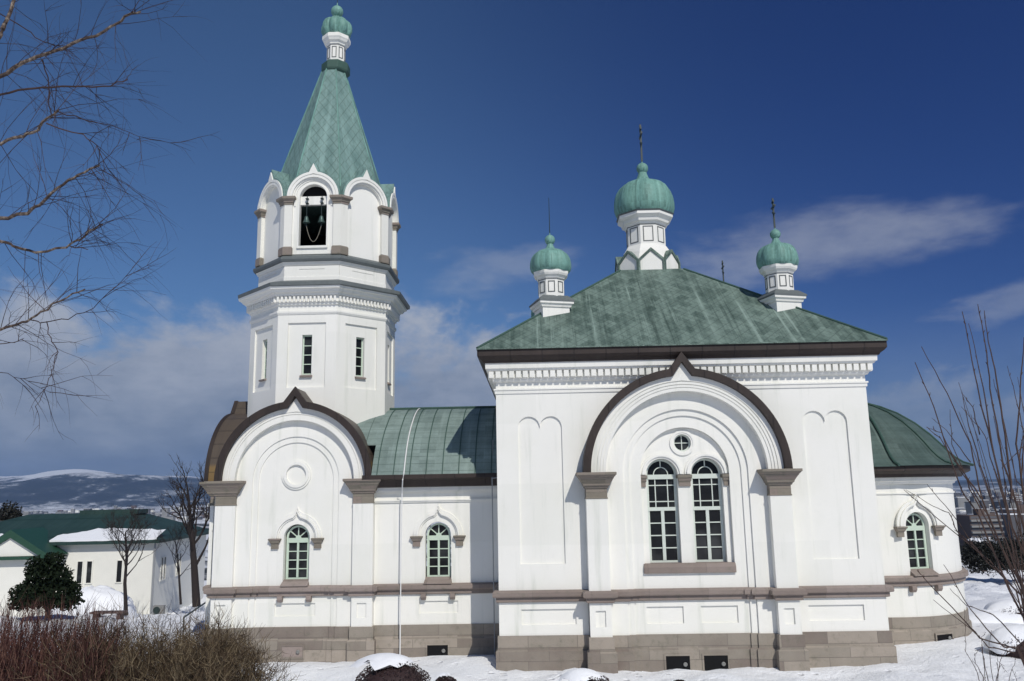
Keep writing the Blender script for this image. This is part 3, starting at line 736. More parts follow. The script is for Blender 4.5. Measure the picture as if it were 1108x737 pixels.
for (r, z), a in zip(prof, arc):
    for i in range(na+1):
        t = rad(-90+180*i/na); vs.append((12.0+(r+.03)*cos(t), 5.25+(r+.03)*sin(t), z+.02)); uv.append((t*3.5, a))
mb.add(vs, [(j*(na+1)+i, j*(na+1)+i+1, (j+1)*(na+1)+i+1, (j+1)*(na+1)+i) for j in range(len(prof)-1) for i in range(na)], 0, uv)
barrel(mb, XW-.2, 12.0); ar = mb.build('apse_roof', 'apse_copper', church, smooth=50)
mb = MB()
for d in (-90, -58, -29, 0, 29, 58, 90):
    t = rad(d); mb.tube([(12.0+(r+.04)*cos(t), 5.25+(r+.04)*sin(t), z+.035) for r, z in prof], .04, 6)
mb.tube([(11.2, 5.25-r-.04, z+.03) for r, z in prof], .04, 6)
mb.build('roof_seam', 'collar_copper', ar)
def small_window(M, spring=3.62):
    o = windowset('arched_window', M @ Matrix.Translation((0, .17, 0)), .72, 2.36, spring, 'small', 'window_paint')
    h = hoodmould(M, 0, spring, .76, .20, church)
    s = MB(); s.M = M; s.rect([(-.42, .42, -.19, .28, 2.19), (-.42, .42, -.19, .28, 2.22), (-.40, .40, .12, .28, 2.37)]); s.build('sill', 'trim_stone', o)
    for sx in (-.44, .44):
        c = MB(); c.M = M; c.rect([(sx-.07, sx+.07, -.10, .02, 1.72), (sx-.08, sx+.08, -.15, .02, 1.80), (sx-.08, sx+.08, -.15, .02, 1.905)]); c.build('sill_corbel', 'trim_stone', o, bevel=.006)
small_window(Matrix.Translation((-1.94, 2.25, 0)))
small_window(face(AC[0], AC[1], AR, 13.8), 3.66)
# ---- tower base: two arms with round gables
def tower_arm(M, front):
    mb = MB(); mb.M = M; S = 5.36
    body = arch(0, S, 2.38, 44, z0=2.05)
    h1 = archhole(0, S, 1.35, 2.10, 36); h2 = archhole(0, S, 1.17, 2.10, 36)
    win = [archhole(.06, 3.62, .40, 2.20, 24)] if front else []
    mb.plate(body, [h1], 0, .05); mb.plate(arch(0, S, 1.36, 36, z0=2.05), [h2], .04, .09)
    mb.plate(arch(0, S, 2.37, 36, z0=2.05), win, .08, .40)
    mb.band(circ(0, 5.53, .46, 32), circ(0, 5.53, .40, 32), .035, .09, closed=True); mb.band(circ(0, 5.53, .40, 32), circ(0, 5.53, .31, 32), .0, .09, closed=True)
    if front:
        mb.plate(rc(-1.17, 1.17, 1.0, 1.94), [rc(-.56, .68, 1.30, 1.68)], .08, .13); mb.box(-1.17, 1.17, .13, .4, 1.0, 1.94)
        for s in (-1, 1): mb.box(min(s*1.17, s*1.35), max(s*1.17, s*1.35), .04, .4, 1.0, 1.94); mb.box(min(s*1.35, s*1.83), max(s*1.35, s*1.83), 0, .4, 1.0, 1.94)
    else: mb.box(-2.44, 2.44, .0, .4, 1.0, 1.94)
    for s in (-1, 1):                       # side walls of the arm
        mb.box(min(s*2.10, s*2.445), max(s*2.10, s*2.445), .02, 1.2, 1.0, 5.3)
    mb.build('tower_wall', R7, church)
    mb = MB(); mb.M = M
    for a, b, y in ((2.225, 2.10, -.21), (2.10, 2.08, -.185), (2.08, 2.03, -.205), (2.03, 2.01, -.18), (2.01, 1.85, -.20)):
        if a > 2.2: mb.band(arch(0, S, a, 44, .36, .25), arch(0, S, b, 44, .01, .23), y, .02)
        else: mb.band(arch(0, S, a, 44), arch(0, S, b, 44), y, .02)
    mb.build('arch_hood', R7, church)
    mb = MB(); mb.M = M; mb.band(arch(0, S, 2.43, 44, .46, .36), arch(0, S, 2.223, 44, .36, .25), -.38, -.24)
    mb.build('arch_trim', 'brown_copper', church, bevel=.01)
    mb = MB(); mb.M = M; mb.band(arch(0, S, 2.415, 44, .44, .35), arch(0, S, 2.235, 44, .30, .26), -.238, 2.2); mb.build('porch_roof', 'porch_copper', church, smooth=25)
    for s in (-1, 1):
        x0, x1 = (-2.45, -1.82) if s < 0 else (1.82, 2.45)
        mb = MB(); mb.M = M
        mb.box(x0, x1, -.12, .0, 2.05, 4.66)
        mb.plate(rc(x0, x1, 1.0, 1.94), [rc(x0+.17, x0+.45, 1.26, 1.68)], -.12, -.075); mb.box(x0+.004, x1-.004, -.075, .0, 1.0, 1.94)
        mb.build('pilaster', R7, church, bevel=.006)
        capital(M, x0, x1, .12, 4.62, 5.37, .27, fe=.28)
    if front: small_window(M @ Matrix.Translation((.06, .08, 0)))
TF = face(T0[0], T0[1], 3.15, 0)
tower_arm(TF, True); tower_arm(face(T0[0], T0[1], 2.80, -90), False)
mb = MB(); mb.box(T0[0]-2.4, T0[0]+2.4, 5.0, 8.45, 1.0, 5.9); mb.build('tower_core', R7, church)
# ---- octagonal shaft
SX, SA = T0[0], 2.36; SY = T0[1]
tw = SA*math.tan(pi/8)
mb = MB(); mb.octo([(SA-.3, 5.0), (SA-.3, 10.8)], SX, SY)
for i in range(8):
    mb.M = face(SX, SY, SA, i*45)
    hole = [rc(-.63, .63, 8.36, 10.52)] if i in (0, 1, 2, 6, 7) else []
    win = [rc(-.165, .165, 8.78, 10.12)] if i in (0, 1, 2, 6, 7) else []
    mb.plate(rc(-tw, tw, 5.3, 10.8), hole, 0, .06); mb.plate(rc(-tw+.03, tw-.03, 5.3, 10.8), win, .06, .24)
mb.M = None
mb.build('tower_shaft', R7, church)
for i in (0, 1, 2, 6, 7):
    M = face(SX, SY, SA, i*45) @ Matrix.Translation((0, .17, 0)); mb = MB(); mb.M = M
    mb.band(rc(-.165, .165, 8.80, 10.12), rc(-.125, .125, 8.84, 10.08), 0, .05, closed=True)
    for j in range(1, 4): z = 8.84+1.24*j/4; mb.box(-.126, .126, .008, .04, z-.014, z+.014)
    o = mb.build('narrow_window', 'window_paint', church)
    g = MB(); g.M = M; g.box(-.15, .15, .03, .05, 8.82, 10.10); g.build('glass', 'glass_dark', o)
    s = MB(); s.M = M; s.rect([(-.20, .20, -.19, .03, 8.70), (-.20, .20, -.19, .03, 8.75), (-.20, .20, -.02, .03, 8.80)]); s.build('sill', 'trim_stone', o)
# cornice with dentils
mb = MB(); mb.octo([(SA-.1, 10.78), (SA+.02, 10.80), (SA+.05, 10.86), (SA+.05, 10.92), (SA+.0, 10.93), (SA+.0, 11.10), (SA+.05, 11.12), (SA+.06, 11.18), (SA+.10, 11.20), (SA+.10, 11.40), (SA+.17, 11.41), (SA+.19, 11.48), (SA+.28, 11.50), (SA+.33, 11.58), (SA+.40, 11.60), (SA+.42, 11.68), (SA+.2, 11.8)], SX, SY)
for i in range(8):
    w = (SA+.10)*math.tan(pi/8); mb.M = face(SX, SY, SA+.10, i*45); st = 2*w/15
    for j in range(15): mb.box(-w+j*st+.035, -w+(j+1)*st-.035, -.075, .01, 11.21, 11.38)
mb.M = None
mb.build('cornice', R7, church)
BX, BA = -6.27, 2.27
mb = MB(); mb.octo([(SA+.40, 11.67), (SA+.47, 11.69), (SA+.48, 11.80), (2.20, 12.02)], -6.3, SY); mb.octo([(2.2, 12.62), (BA+.12, 12.63), (BA+.16, 12.70), (BA+.16, 12.78), (2.1, 12.98)], BX, SY); mb.build('cornice_flashing', 'flashing', church)
mb = MB(); mb.octo([(2.27, 11.95), (2.27, 12.12), (2.23, 12.14), (2.23, 12.50), (2.28, 12.52), (2.34, 12.62), (2.3, 12.66)], BX, SY)
w = 2.23*math.tan(pi/8)
for i in range(8):
    mb.M = face(BX, SY, 2.23, i*45); mb.plate(rc(-w, w, 12.13, 12.5), [rc(-.42*w/.9, .42*w/.9, 12.36, 12.39)], -.02, .0)
mb.M = None
mb.build('belfry_plinth', R7, church)
# belfry walls
bw = BA*math.tan(pi/8); BS = 14.90
mb = MB()
for i in range(8):
    mb.M = face(BX, SY, BA, i*45)
    outer = [(-bw, 12.9), (bw, 12.9), (bw, BS)]+list(reversed(arch(0, BS, bw-.06, 28, .3, .16)))[0:]+[(-bw, BS)]
    if i == 0:
        mb.plate(outer, [archhole(0, BS+.0, .52, 13.18, 24)], 0, .26)
        mb.band(arch(0, BS, .52, 24, z0=13.18), arch(0, BS, .47, 24, z0=13.18), -.03, .20); mb.box(-.52, .52, -.06, .2, 13.10, 13.18)
        mb.band(arch(0, BS, .66, 24, z0=BS-.3), arch(0, BS, .60, 24, z0=BS-.3), -.03, .02)
    else: mb.plate(outer, [], .06, .26)
    for a, b, y in ((.885, .80, -.14), (.80, .775, -.115), (.775, .70, -.13), (.70, .655, -.07)):
        if a > .88: mb.band(arch(0, BS, a, 28, .30, .15), arch(0, BS, b, 28, .02, .13), y, .07)
        else: mb.band(arch(0, BS, a, 28), arch(0, BS, b, 28), y, .07)
mb.M = None
mb.build('belfry_wall', R7, church)
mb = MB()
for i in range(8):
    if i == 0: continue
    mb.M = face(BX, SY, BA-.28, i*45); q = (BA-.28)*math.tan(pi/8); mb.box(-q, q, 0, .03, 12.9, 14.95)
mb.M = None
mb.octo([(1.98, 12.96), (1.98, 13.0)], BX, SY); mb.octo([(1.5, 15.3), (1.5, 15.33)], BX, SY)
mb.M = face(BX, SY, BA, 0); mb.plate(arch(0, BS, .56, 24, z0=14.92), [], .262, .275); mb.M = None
mb.build('belfry_shade_lining', 'dark_void', church)  # added near-black plates stand in for the shade inside the belfry
def bent(mb, off, w, z, inner=-.12):
    """plan of a pilaster folded round an octagon corner (corner between face 0 and face 1)"""
    a = BA; t = math.tan(pi/8); n0 = Vector((0, -1)); e0 = Vector((1, 0)); n1 = Vector((sin(rad(45)), -cos(rad(45)))); e1 = Vector((cos(rad(45)), sin(rad(45))))
    A = n0*(a+off)+e0*(a*t-w); V = (n0+n1).normalized()*((a+off)/cos(pi/8)); B = n1*(a+off)-e1*(a*t-w)
    A2 = n0*(a+inner)+e0*(a*t-w); B2 = n1*(a+inner)-e1*(a*t-w); V2 = (n0+n1).normalized()*((a+inner)/cos(pi/8))
    return [(p.x, p.y, z) for p in (A, V, B, B2, V2, A2)]
for i in range(8):
    M = Matrix.Translation((BX, SY, 0)) @ Matrix.Rotation(rad(45*i), 4, 'Z')
    mb = MB(); mb.M = M; mb.loft([bent(mb, .07, .24, 13.15), bent(mb, .07, .24, 14.66)]); o = mb.build('belfry_pilaster', 'cream_stucco', church)
    c = MB(); c.M = M; c.loft([bent(c, .09, .26, 14.64), bent(c, .09, .26, 14.70), bent(c, .12, .28, 14.72), bent(c, .13, .29, 14.78), bent(c, .19, .34, 14.82), bent(c, .20, .35, 14.84), bent(c, .20, .35, 14.91)]); c.build('capital', 'cap_stone', o)
    c = MB(); c.M = M; c.loft([bent(c, .10, .27, 12.86), bent(c, .10, .27, 13.11), bent(c, .07, .24, 13.16)]); c.build('pedestal', 'cap_stone', o)
# kokoshnik roofs and spire
PX = -6.24
mb = MB()
for i in range(8):
    mb.M = face(BX, SY, BA, i*45); mb.band(arch(0, BS, .945, 28, .36, .20), arch(0, BS, .87, 28, .30, .16), -.10, 1.0)
mb.M = None
mb.octo([(1.97, 14.92), (1.93, 15.4), (1.66, 16.5), (1.31, 17.7), (.86, 19.2), (.42, 20.70)], PX, SY)
sp = mb.build('spire', 'spire_copper', church)
mb = MB()
for i in range(8):
    t = (i+.5)*pi/4; k = 1/cos(pi/8); mb.tube([(PX+a*k*cos(t), SY+a*k*sin(t), z) for a, z in ((1.93, 15.4), (1.66, 16.5), (1.31, 17.7), (.86, 19.2), (.42, 20.70))], .028, 5)
mb.build('hip_ridge', 'dome_copper', sp)
LX = -6.17
mb = MB(); mb.octo([(.40, 20.60), (.47, 20.66), (.50, 20.72), (.50, 20.98), (.44, 21.05), (.36, 21.10)], LX, SY); sl_ = mb.build('spire_lantern', 'collar_copper', sp)
d = drum(church, LX, SY, .325, 21.0, 21.20, 21.66, 21.76, [(.36, 21.77), (.37, 21.84), (.44, 21.88), (.47, 21.95), (.50, 22.0), (.50, 22.13), (.4, 22.2)], 'lantern_drum')
dome_part(d.parent, LX, SY, .60, 22.18, 23.10, .235, 8, .17, rod=.5, melon=True)
# lightning rod cable and corner pipe
mb = MB(); pts = [(-2.92, 5.25-r-.02, z+.03) for r, z in reversed(full_prof)]+[(-2.95, 1.66, 5.30), (-3.02, 2.0, 4.9), (-3.05, 2.04, 2.2), (-3.06, 2.04, .1)]
mb.tube(pts, .019, 6); mb.build('lightning_cable', 'white_rod', church)
mb = MB(); mb.tube([(-.22, 5.25-2.9, 6.5), (-.23, 1.68, 5.3), (-.23, 1.9, .0)], .018, 6)
mb.tube([(-.22, 2.9, 6.36), (.02, 2.9, 6.36)], .016, 5); mb.tube([(-.22, 1.68, 5.3), (.02, 1.68, 5.32)], .016, 5); mb.build('downpipe', 'grey_pipe', church)
# ---- bells and beam
mb = MB(); mb.box(BX-.48, BX+.48, SY-BA+.10, SY-BA+.24, 14.68, 14.98); mb.build('bell_beam', R7, church)
bells = [('left small green bronze bell hung from the belfry beam', -6.50), ('right small green bronze bell hung from the belfry beam', -5.99)]
yb = SY-BA+.02
for lab, x in bells:
    e = empty('bell', (x, yb, 14.0), lab, 'bell', 'bells hung in the belfry opening')
    b = MB(); b.lathe([(.13, -.0), (.122, .02), (.095, .07), (.075, .14), (.066, .2), (.05, .235), (.02, .25)], 20); b.build('body', 'bell_bronze', e, smooth=40)
    h = MB(); h.tube([(0, 0, .24), (0, 0, .62)], .012, 6); h.tube([(0, .02, .62), (0, .02, .98)], .016, 6); h.box(-.05, .05, -.02, .08, .70, .73); h.box(-.05, .05, -.02, .08, .86, .89); h.build('hanger', 'iron', e)
    c = MB(); c.lathe([(.01, .1), (.012, -.05), (.03, -.07), (.03, -.10), (.01, -.12)], 10); c.build('clapper', 'iron', e)
mb = MB(); mb.tube([(-6.50+.51*i/16, yb, 13.90-.56*(1-((i-8)/8)**2)) for i in range(17)], .009, 5)
tag(mb.build('bell_rope', 'rope'), 'pale rope looping between the two bell clappers', 'rope')
# ------------------------------------------------------------------ vegetation
def twig(mb, p, d, L, r, bend_=.25, k=3, n=3, up=0.0):
    pts = [Vector(p)]; d = Vector(d).normalized()
    for i in range(k):
        d = (d+Vector((rnd.uniform(-1, 1), rnd.uniform(-1, 1), rnd.uniform(-1, 1)))*bend_+Vector((0, 0, up))).normalized(); pts.append(pts[-1]+d*L/k)
    mb.tube(pts, [r*(1-.75*i/k) for i in range(k+1)], n); return pts, d
def grow(mb, p, d, L, r, depth, spread=.55, up=.08, kids=(3, 5), shrink=.66, tw=None, n=5):
    m = mb if (tw is None or r > .012) else tw
    pts, e = twig(m, p, d, L, r, .16, 4, n if r > .01 else 3, up)
    if depth == 0: return
    for i in range(rnd.randint(*kids)):
        t = rnd.uniform(.35, 1.0); j = min(3, int(t*4)); q = pts[j].lerp(pts[j+1], t*4-j)
        dd = (e*.75+Vector((rnd.gauss(0, 1), rnd.gauss(0, 1), rnd.gauss(0, .8)))*spread).normalized()
        grow(mb, q, dd, L*shrink*rnd.uniform(.75, 1.15), max(.004, r*rnd.uniform(.42, .62)), depth-1, spread, up, kids, shrink, tw, n)
# birch at the left edge: trunk outside the picture, limbs reaching in
e = empty('birch_tree', at(-170, 640, 8.2), 'bare birch tree with pale limbs reaching in at the upper left', 'tree')
e.location.z = gz(e.location.x, e.location.y)-.1
IM = Matrix.Translation(-Vector(e.location))
tr = MB(); tr.M = IM; cr_ = MB(); cr_.M = IM
D = 8.0
trunk = [Vector((e.location.x, e.location.y, e.location.z)), at(-165, 420, 8.2), at(-150, 200, 8.1), at(-140, 0, 8.1), at(-120, -200, 8.0)]
tr.tube(trunk, [.16, .14, .12, .10, .07], 10)
def limb(px, r0_, r1_, d0, d1, mbx, start=None, tw=10, L=.9):
    k = len(px); pts = ([start] if start is not None else [])+[at(x, y, d0+(d1-d0)*i/(k-1)) for i, (x, y) in enumerate(px)]
    k = len(pts); fine = []
    for i in range(k-1):
        for j in range(3):
            t = j/3; q = pts[i].lerp(pts[i+1], t)+Vector((rnd.uniform(-1, 1), rnd.uniform(-1, 1), rnd.uniform(-1, 1)))*.012; fine.append(q)
    fine.append(pts[-1]); m = len(fine)
    mbx.tube(fine, [.8*(r0_+(r1_-r0_)*i/(m-1)) for i in range(m)], 6)
    for i in range(int(tw*1.35)):
        t = rnd.uniform(.22, 1); j = min(m-2, int(t*(m-1))); q = fine[j].lerp(fine[j+1], rnd.random()); along = (fine[j+1]-fine[j]).normalized()
        d = along*.7+Vector((rnd.gauss(.1, .5), rnd.gauss(0, .5), rnd.gauss(-.05, .75)))
        pts2, e2 = twig(cr_, q, d, L*rnd.uniform(.45, 1.25), .0040, .2, 5, 3, -.05)
        for _ in range(rnd.randint(2, 4)):
            b = rnd.randint(1, 4); d3 = (pts2[b]-pts2[b-1]).normalized()+Vector((rnd.gauss(0, .5), rnd.gauss(0, .5), rnd.gauss(-.1, .5)))
            twig(cr_, pts2[b], d3, L*rnd.uniform(.3, .75), .0019, .2, 4, 3, -.06)
limb([(-20, 92), (0, 84), (25, 68), (50, 58), (78, 48), (105, 38), (125, 26), (140, 15), (152, 13)], .034, .012, 8.0, 7.6, tr, trunk[2], 20, .85)
limb([(-10, 60), (0, 38), (8, 22), (15, 0), (24, -30)], .040, .018, 7.8, 8.0, tr, trunk[2], 9)
limb([(0, 102), (30, 97), (55, 94), (90, 94), (120, 92), (138, 86)], .018, .008, 8.3, 8.5, cr_, trunk[2], 13, .7)
limb([(-10, 158), (0, 155), (25, 148), (40, 140), (52, 128), (63, 119)], .026, .014, 7.7, 7.5, tr, trunk[2], 12)
limb([(50, 134), (90, 146), (105, 158), (110, 170)], .008, .004, 7.5, 7.5, cr_, None, 6, .6)
limb([(63, 120), (90, 129), (120, 136), (150, 147), (185, 155)], .007, .0015, 7.5, 7.4, cr_, None, 4, .45)
limb([(47, 66), (54, 94), (53, 108), (56, 126)], .008, .007, 7.9, 7.8, cr_, None, 3, .5)
limb([(0, 15), (30, 33), (42, 43), (60, 50)], .008, .005, 8.2, 8.2, cr_, None, 4, .5)
limb([(-10, 240), (0, 237), (30, 231), (42, 222), (62, 203), (80, 193), (97, 183), (108, 179)], .028, .012, 7.9, 7.6, tr, trunk[1], 18, .8)
limb([(-10, 257), (0, 260), (15, 266), (40, 273), (72, 267), (88, 259), (102, 247), (111, 243)], .022, .010, 8.2, 8.0, tr, trunk[1], 15, .75)
limb([(75, 267), (95, 270)], .008, .005, 8.1, 8.0, cr_, None, 4, .6)
limb([(-10, 359), (0, 357), (18, 352), (33, 345), (50, 334), (72, 321), (92, 313)], .020, .009, 7.8, 7.6, tr, trunk[1], 13, .7)
limb([(33, 346), (45, 349), (75, 345), (100, 334), (125, 311), (145, 288)], .007, .003, 7.7, 7.6, cr_, None, 6, .5)
limb([(50, 349), (54, 366), (62, 381), (58, 397), (53, 410), (45, 430), (38, 440)], .006, .003, 7.7, 7.7, cr_, None, 5, .35)
limb([(-5, 372), (12, 372), (26, 366)], .006, .003, 7.7, 7.7, cr_, None, 3, .4)
limb([(-40, 400), (0, 403), (25, 410), (55, 425)], .005, .002, 7.7, 7.7, cr_, None, 6, .6)
tr.build('trunk', 'bark_pale', e, smooth=50); cr_.build('crown', 'twig_birch', e)
# foreground hedge of bare twigs, three shrubs
def hedge(name, label, mat, x0, x1, d0, d1, top, count, lean, spread, hts):
    c = at((x0+x1)/2, 700, (d0+d1)/2); c.z = gz(c.x, c.y)
    mb = MB(); mb.M = Matrix.Translation(-c)
    for i in range(count):
        px = rnd.uniform(x0, x1); d = rnd.uniform(d0, d1)
        b = at(px, 700, d); g = gz(b.x, b.y); t = top(px)+rnd.gauss(0, 5); tp = at(px, t, d)
        H = (tp.z-g)*rnd.uniform(*hts); k = rnd.randint(2, 4)
        z0 = g+rnd.uniform(0, .45)*H
        p = Vector((b.x+rnd.uniform(-.15, .15), b.y, z0)); dr_ = Vector((rnd.gauss(lean, spread), rnd.gauss(0, spread), 1))
        pts, e_ = twig(mb, p, dr_, max(.2, H-(z0-g)), .0065, spread*.45, 4, 3, .1)
        for _ in range(k):
            j = rnd.randint(1, 4); dd = (pts[j]-pts[j-1]).normalized()+Vector((rnd.gauss(0, spread), rnd.gauss(0, spread), rnd.gauss(.25, .3)))
            twig(mb, pts[j], dd, rnd.uniform(.16, .42), .0038, spread*.5, 3, 3)
    o = mb.build(name, mat); o.location = c; tag(o, label, 'shrub'); return o
hedge('bare_shrub', 'reddish bare twig shrub at the lower left corner, upright stems', 'twig_red', -30, 112, 12.0, 14.0, lambda x: 668+max(0, x-60)*.10, 1500, .12, .26, (.72, 1.03))
def bush(name, label, mat, x0, x1, d0, d1, top, stems):
    c = at((x0+x1)/2, 700, (d0+d1)/2); c.z = gz(c.x, c.y); mb = MB(); mb.M = Matrix.Translation(-c)
    for i in range(stems):
        px = rnd.uniform(x0, x1); d = rnd.uniform(d0, d1); b = at(px, 700, d); g = gz(b.x, b.y); H = (at(px, top(px)+rnd.gauss(0, 5), d).z-g)*rnd.uniform(.72, 1.0)
        grow(mb, Vector((b.x, b.y, g)), (rnd.gauss(0, .28), rnd.gauss(0, .28), 1), H*.66, .012, 3, .60, .12, (3, 4), .60, None, 4)
    o = mb.build(name, mat); o.location = c; tag(o, label, 'shrub'); return o
bush('bare_shrub', 'tangled brown bare shrub between the reddish shrub and the church base', 'twig_brown', 92, 232, 12.2, 14.2, lambda x: 672+max(0, x-190)*.06, 230)
bush('bare_shrub', 'rounded brown bare shrub in front of the tower stone base', 'twig_brown', 212, 278, 13.4, 15.0, lambda x: 674+max(0, x-235)**2*.016, 115)
# long shoots at the right edge
def shoots(name, label, base, d, lines, mat, r=.011, budtw=0):
    c = Vector(base); mb = MB(); mb.M = Matrix.Translation(-c)
    for ln, r_ in lines:
        dd = d+rnd.uniform(-.5, .5); pts = [c+Vector((rnd.uniform(-.15, .15), rnd.uniform(-.15, .15), .0))] if ln[0] is None else []
        px = ln[1:] if ln[0] is None else ln
        pts += [at(x, y, dd) for x, y in px]; fine = []
        for i in range(len(pts)-1):
            for j in range(4): fine.append(pts[i].lerp(pts[i+1], j/4)+Vector((rnd.uniform(-1, 1), rnd.uniform(-1, 1), rnd.uniform(-1, 1)))*.006)
        fine.append(pts[-1]); m = len(fine)
        mb.tube(fine, [r_*(1-.72*i/(m-1)) for i in range(m)], 5)
        for i in range(2, m-1):
            if rnd.random() < .55:
                q = fine[i]; dr_ = (fine[i]-fine[i-1]).normalized(); s = dr_+Vector((rnd.uniform(-1, 1), rnd.uniform(-1, 1), .3))*.8; mb.tube([q, q+s.normalized()*.035], [r_*.55, .002], 4)
    o = mb.build(name, mat); o.location = c; tag(o, label, 'shrub'); return o
bp = at(1135, 735, 8.6); bp.z = gz(bp.x, bp.y)
S = [
 ([None, (1120, 690), (1092, 640), (1060, 560), (1040, 530), (1010, 440), (990, 392)], .013),
 ([None, (1118, 660), (1080, 585), (1062, 540), (1050, 480), (1025, 425), (997, 375)], .013),
 ([None, (1125, 640), (1095, 570), (1075, 490), (1062, 440), (1052, 390), (1041, 337)], .014),
 ([(1075, 492), (1068, 440), (1060, 400), (1048, 350)], .009),
 ([None, (1128, 640), (1105, 560), (1085, 500), (1072, 420), (1066, 370), (1058, 329)], .014),
 ([(1095, 540), (1088, 470), (1078, 410), (1070, 370), (1065, 336)], .011),
 ([None, (1126, 640), (1112, 560), (1100, 480), (1104, 420), (1108, 365)], .015),
 ([(1105, 520), (1108, 470), (1102, 440), (1090, 396)], .008),
 ([(1103, 500), (1110, 455), (1101, 408)], .007),
 ([None, (1105, 640), (1070, 560), (1040, 510), (1018, 475), (1003, 462)], .010),
 ([(1062, 540), (1035, 500), (1018, 468), (1002, 462)], .008),
 ([(1050, 500), (1028, 470), (1008, 452)], .006),
 ([(1078, 585), (1050, 530), (1030, 480), (1028, 443)], .008),
 ([(1085, 575), (1060, 500), (1048, 460), (1041, 424)], .009),
 ([(1060, 470), (1052, 440), (1040, 425)], .007),
 ([None, (1100, 640), (1060, 600), (1030, 556), (1003, 524)], .009),
 ([None, (1105, 645), (1070, 606), (1025, 570), (978, 530)], .010),
 ([(1062, 598), (1035, 575), (1027, 555), (1010, 548), (980, 530)], .007),
 ([None, (1100, 700), (1085, 700), (1050, 660), (1021, 611)], .010),
 ([None, (1110, 706), (1060, 690), (1040, 668), (1000, 625), (992, 617)], .010),
 ([None, (1105, 708), (1070, 700), (1050, 680), (1010, 649)], .009),
 ([None, (1108, 700), (1075, 665), (1045, 655), (1028, 637)], .008),
 ([None, (1120, 680), (1100, 650), (1085, 620), (1062, 618)], .007),
 ([None, (1115, 670), (1098, 610), (1090, 560), (1085, 500), (1075, 450)], .010),
 ([None, (1122, 650), (1108, 590), (1090, 530), (1084, 506), (1110, 480)], .008),
 ([(1092, 560), (1072, 495), (1066, 470), (1040, 440)], .007),
 ([None, (1130, 600), (1118, 540), (1100, 520), (1082, 440), (1075, 410)], .009),
 ([None, (1112, 660), (1092, 620), (1066, 585), (1056, 560)], .008),
]
for k in range(16):                     # thinner shoots scattered through the fan
    x = rnd.uniform(1035, 1125); y = rnd.uniform(400, 560)
    S.append(([None, (1122+rnd.uniform(-12, 8), 680), ((1122+x)/2+rnd.uniform(-6, 6), (690+y)/2), (x, y)], .0075))
shoots('bare_shrub', 'tall bare shrub of long upright shoots at the right edge', bp, 8.6, S, 'shoot')
bp = at(1072, 760, 10.5); bp.z = gz(bp.x, bp.y)
S2 = [([None, (1068, 730), (1062, 700), (1055, 708)], .006), ([None, (1058, 728), (1045, 705), (1044, 670), (1043, 660)], .005), ([None, (1066, 735), (1062, 690), (1067, 684)], .005),
      ([None, (1072, 725), (1070, 695), (1073, 682)], .005), ([None, (1080, 735), (1080, 715), (1090, 728)], .005), ([None, (1064, 733), (1056, 718), (1054, 708)], .007), ([None, (1078, 735), (1084, 710), (1092, 700)], .006),
      ([None, (1100, 745), (1100, 735), (1095, 725)], .005), ([None, (1090, 745), (1096, 722), (1100, 712)], .005)]
shoots('dry_flower_plant', 'dead flower stalks with seed heads poking out of the snow at lower right', bp, 10.5, S2, 'shoot')
# leafy things
def leaves(mb, c, R, count, size, flat=1.0, seed=0, hollow=.35, lump=.35):
    c = Vector(c)
    for i in range(count):
        v = Vector((rnd.gauss(0, 1), rnd.gauss(0, 1), rnd.gauss(0, 1))).normalized()
        q = hollow+(1-hollow)*rnd.random()**.5
        k = 1+lump*noise.noise(v*2.2+Vector((seed, seed*1.7, 0)))
        p = c+Vector((v.x*R[0], v.y*R[1], v.z*R[2]))*q*k
        a = Vector((rnd.gauss(0, 1), rnd.gauss(0, 1), rnd.gauss(0, 1))).normalized(); b = a.cross(Vector((rnd.gauss(0, 1), rnd.gauss(0, 1), rnd.gauss(0, 1)))).normalized(); s = size*rnd.uniform(.6, 1.3)
        mb.add([p-a*s, p+b*s*.45, p+a*s, p-b*s*.45], [(0, 1, 2, 3)])
def P(x, y, d): return at(x, y, d)
# evergreen bush by the annex
d = 36; b = P(52, 661, d); e = empty('evergreen_bush', b, 'dark green broadleaf evergreen in front of the annex porch', 'tree')
mb = MB(); mb.M = Matrix.Translation(-Vector(b))
for px, py, rx, rz, cnt in ((50, 641, 1.45, .75, 1500), (36, 647, .95, .5, 700), (70, 644, .85, .55, 700), (52, 622, 1.0, .75, 1100), (58, 609, .55, .55, 500), (40, 614, .5, .55, 420), (66, 626, .6, .55, 420), (30, 640, .7, .4, 350), (78, 636, .45, .3, 220), (76, 652, .6, .35, 260), (22, 654, .5, .3, 200)):
    leaves(mb, P(px-1, py, d+rnd.uniform(-.4, .4)), (rx*.84, rx*.84, rz*.9), cnt, .10, seed=px)
mb.build('crown', 'evergreen_leaf', e)
t = MB(); t.tube([(0, 0, -.3), (0, 0, 1.3)], [.12, .06], 7); t.build('trunk', 'bark_dark', e)
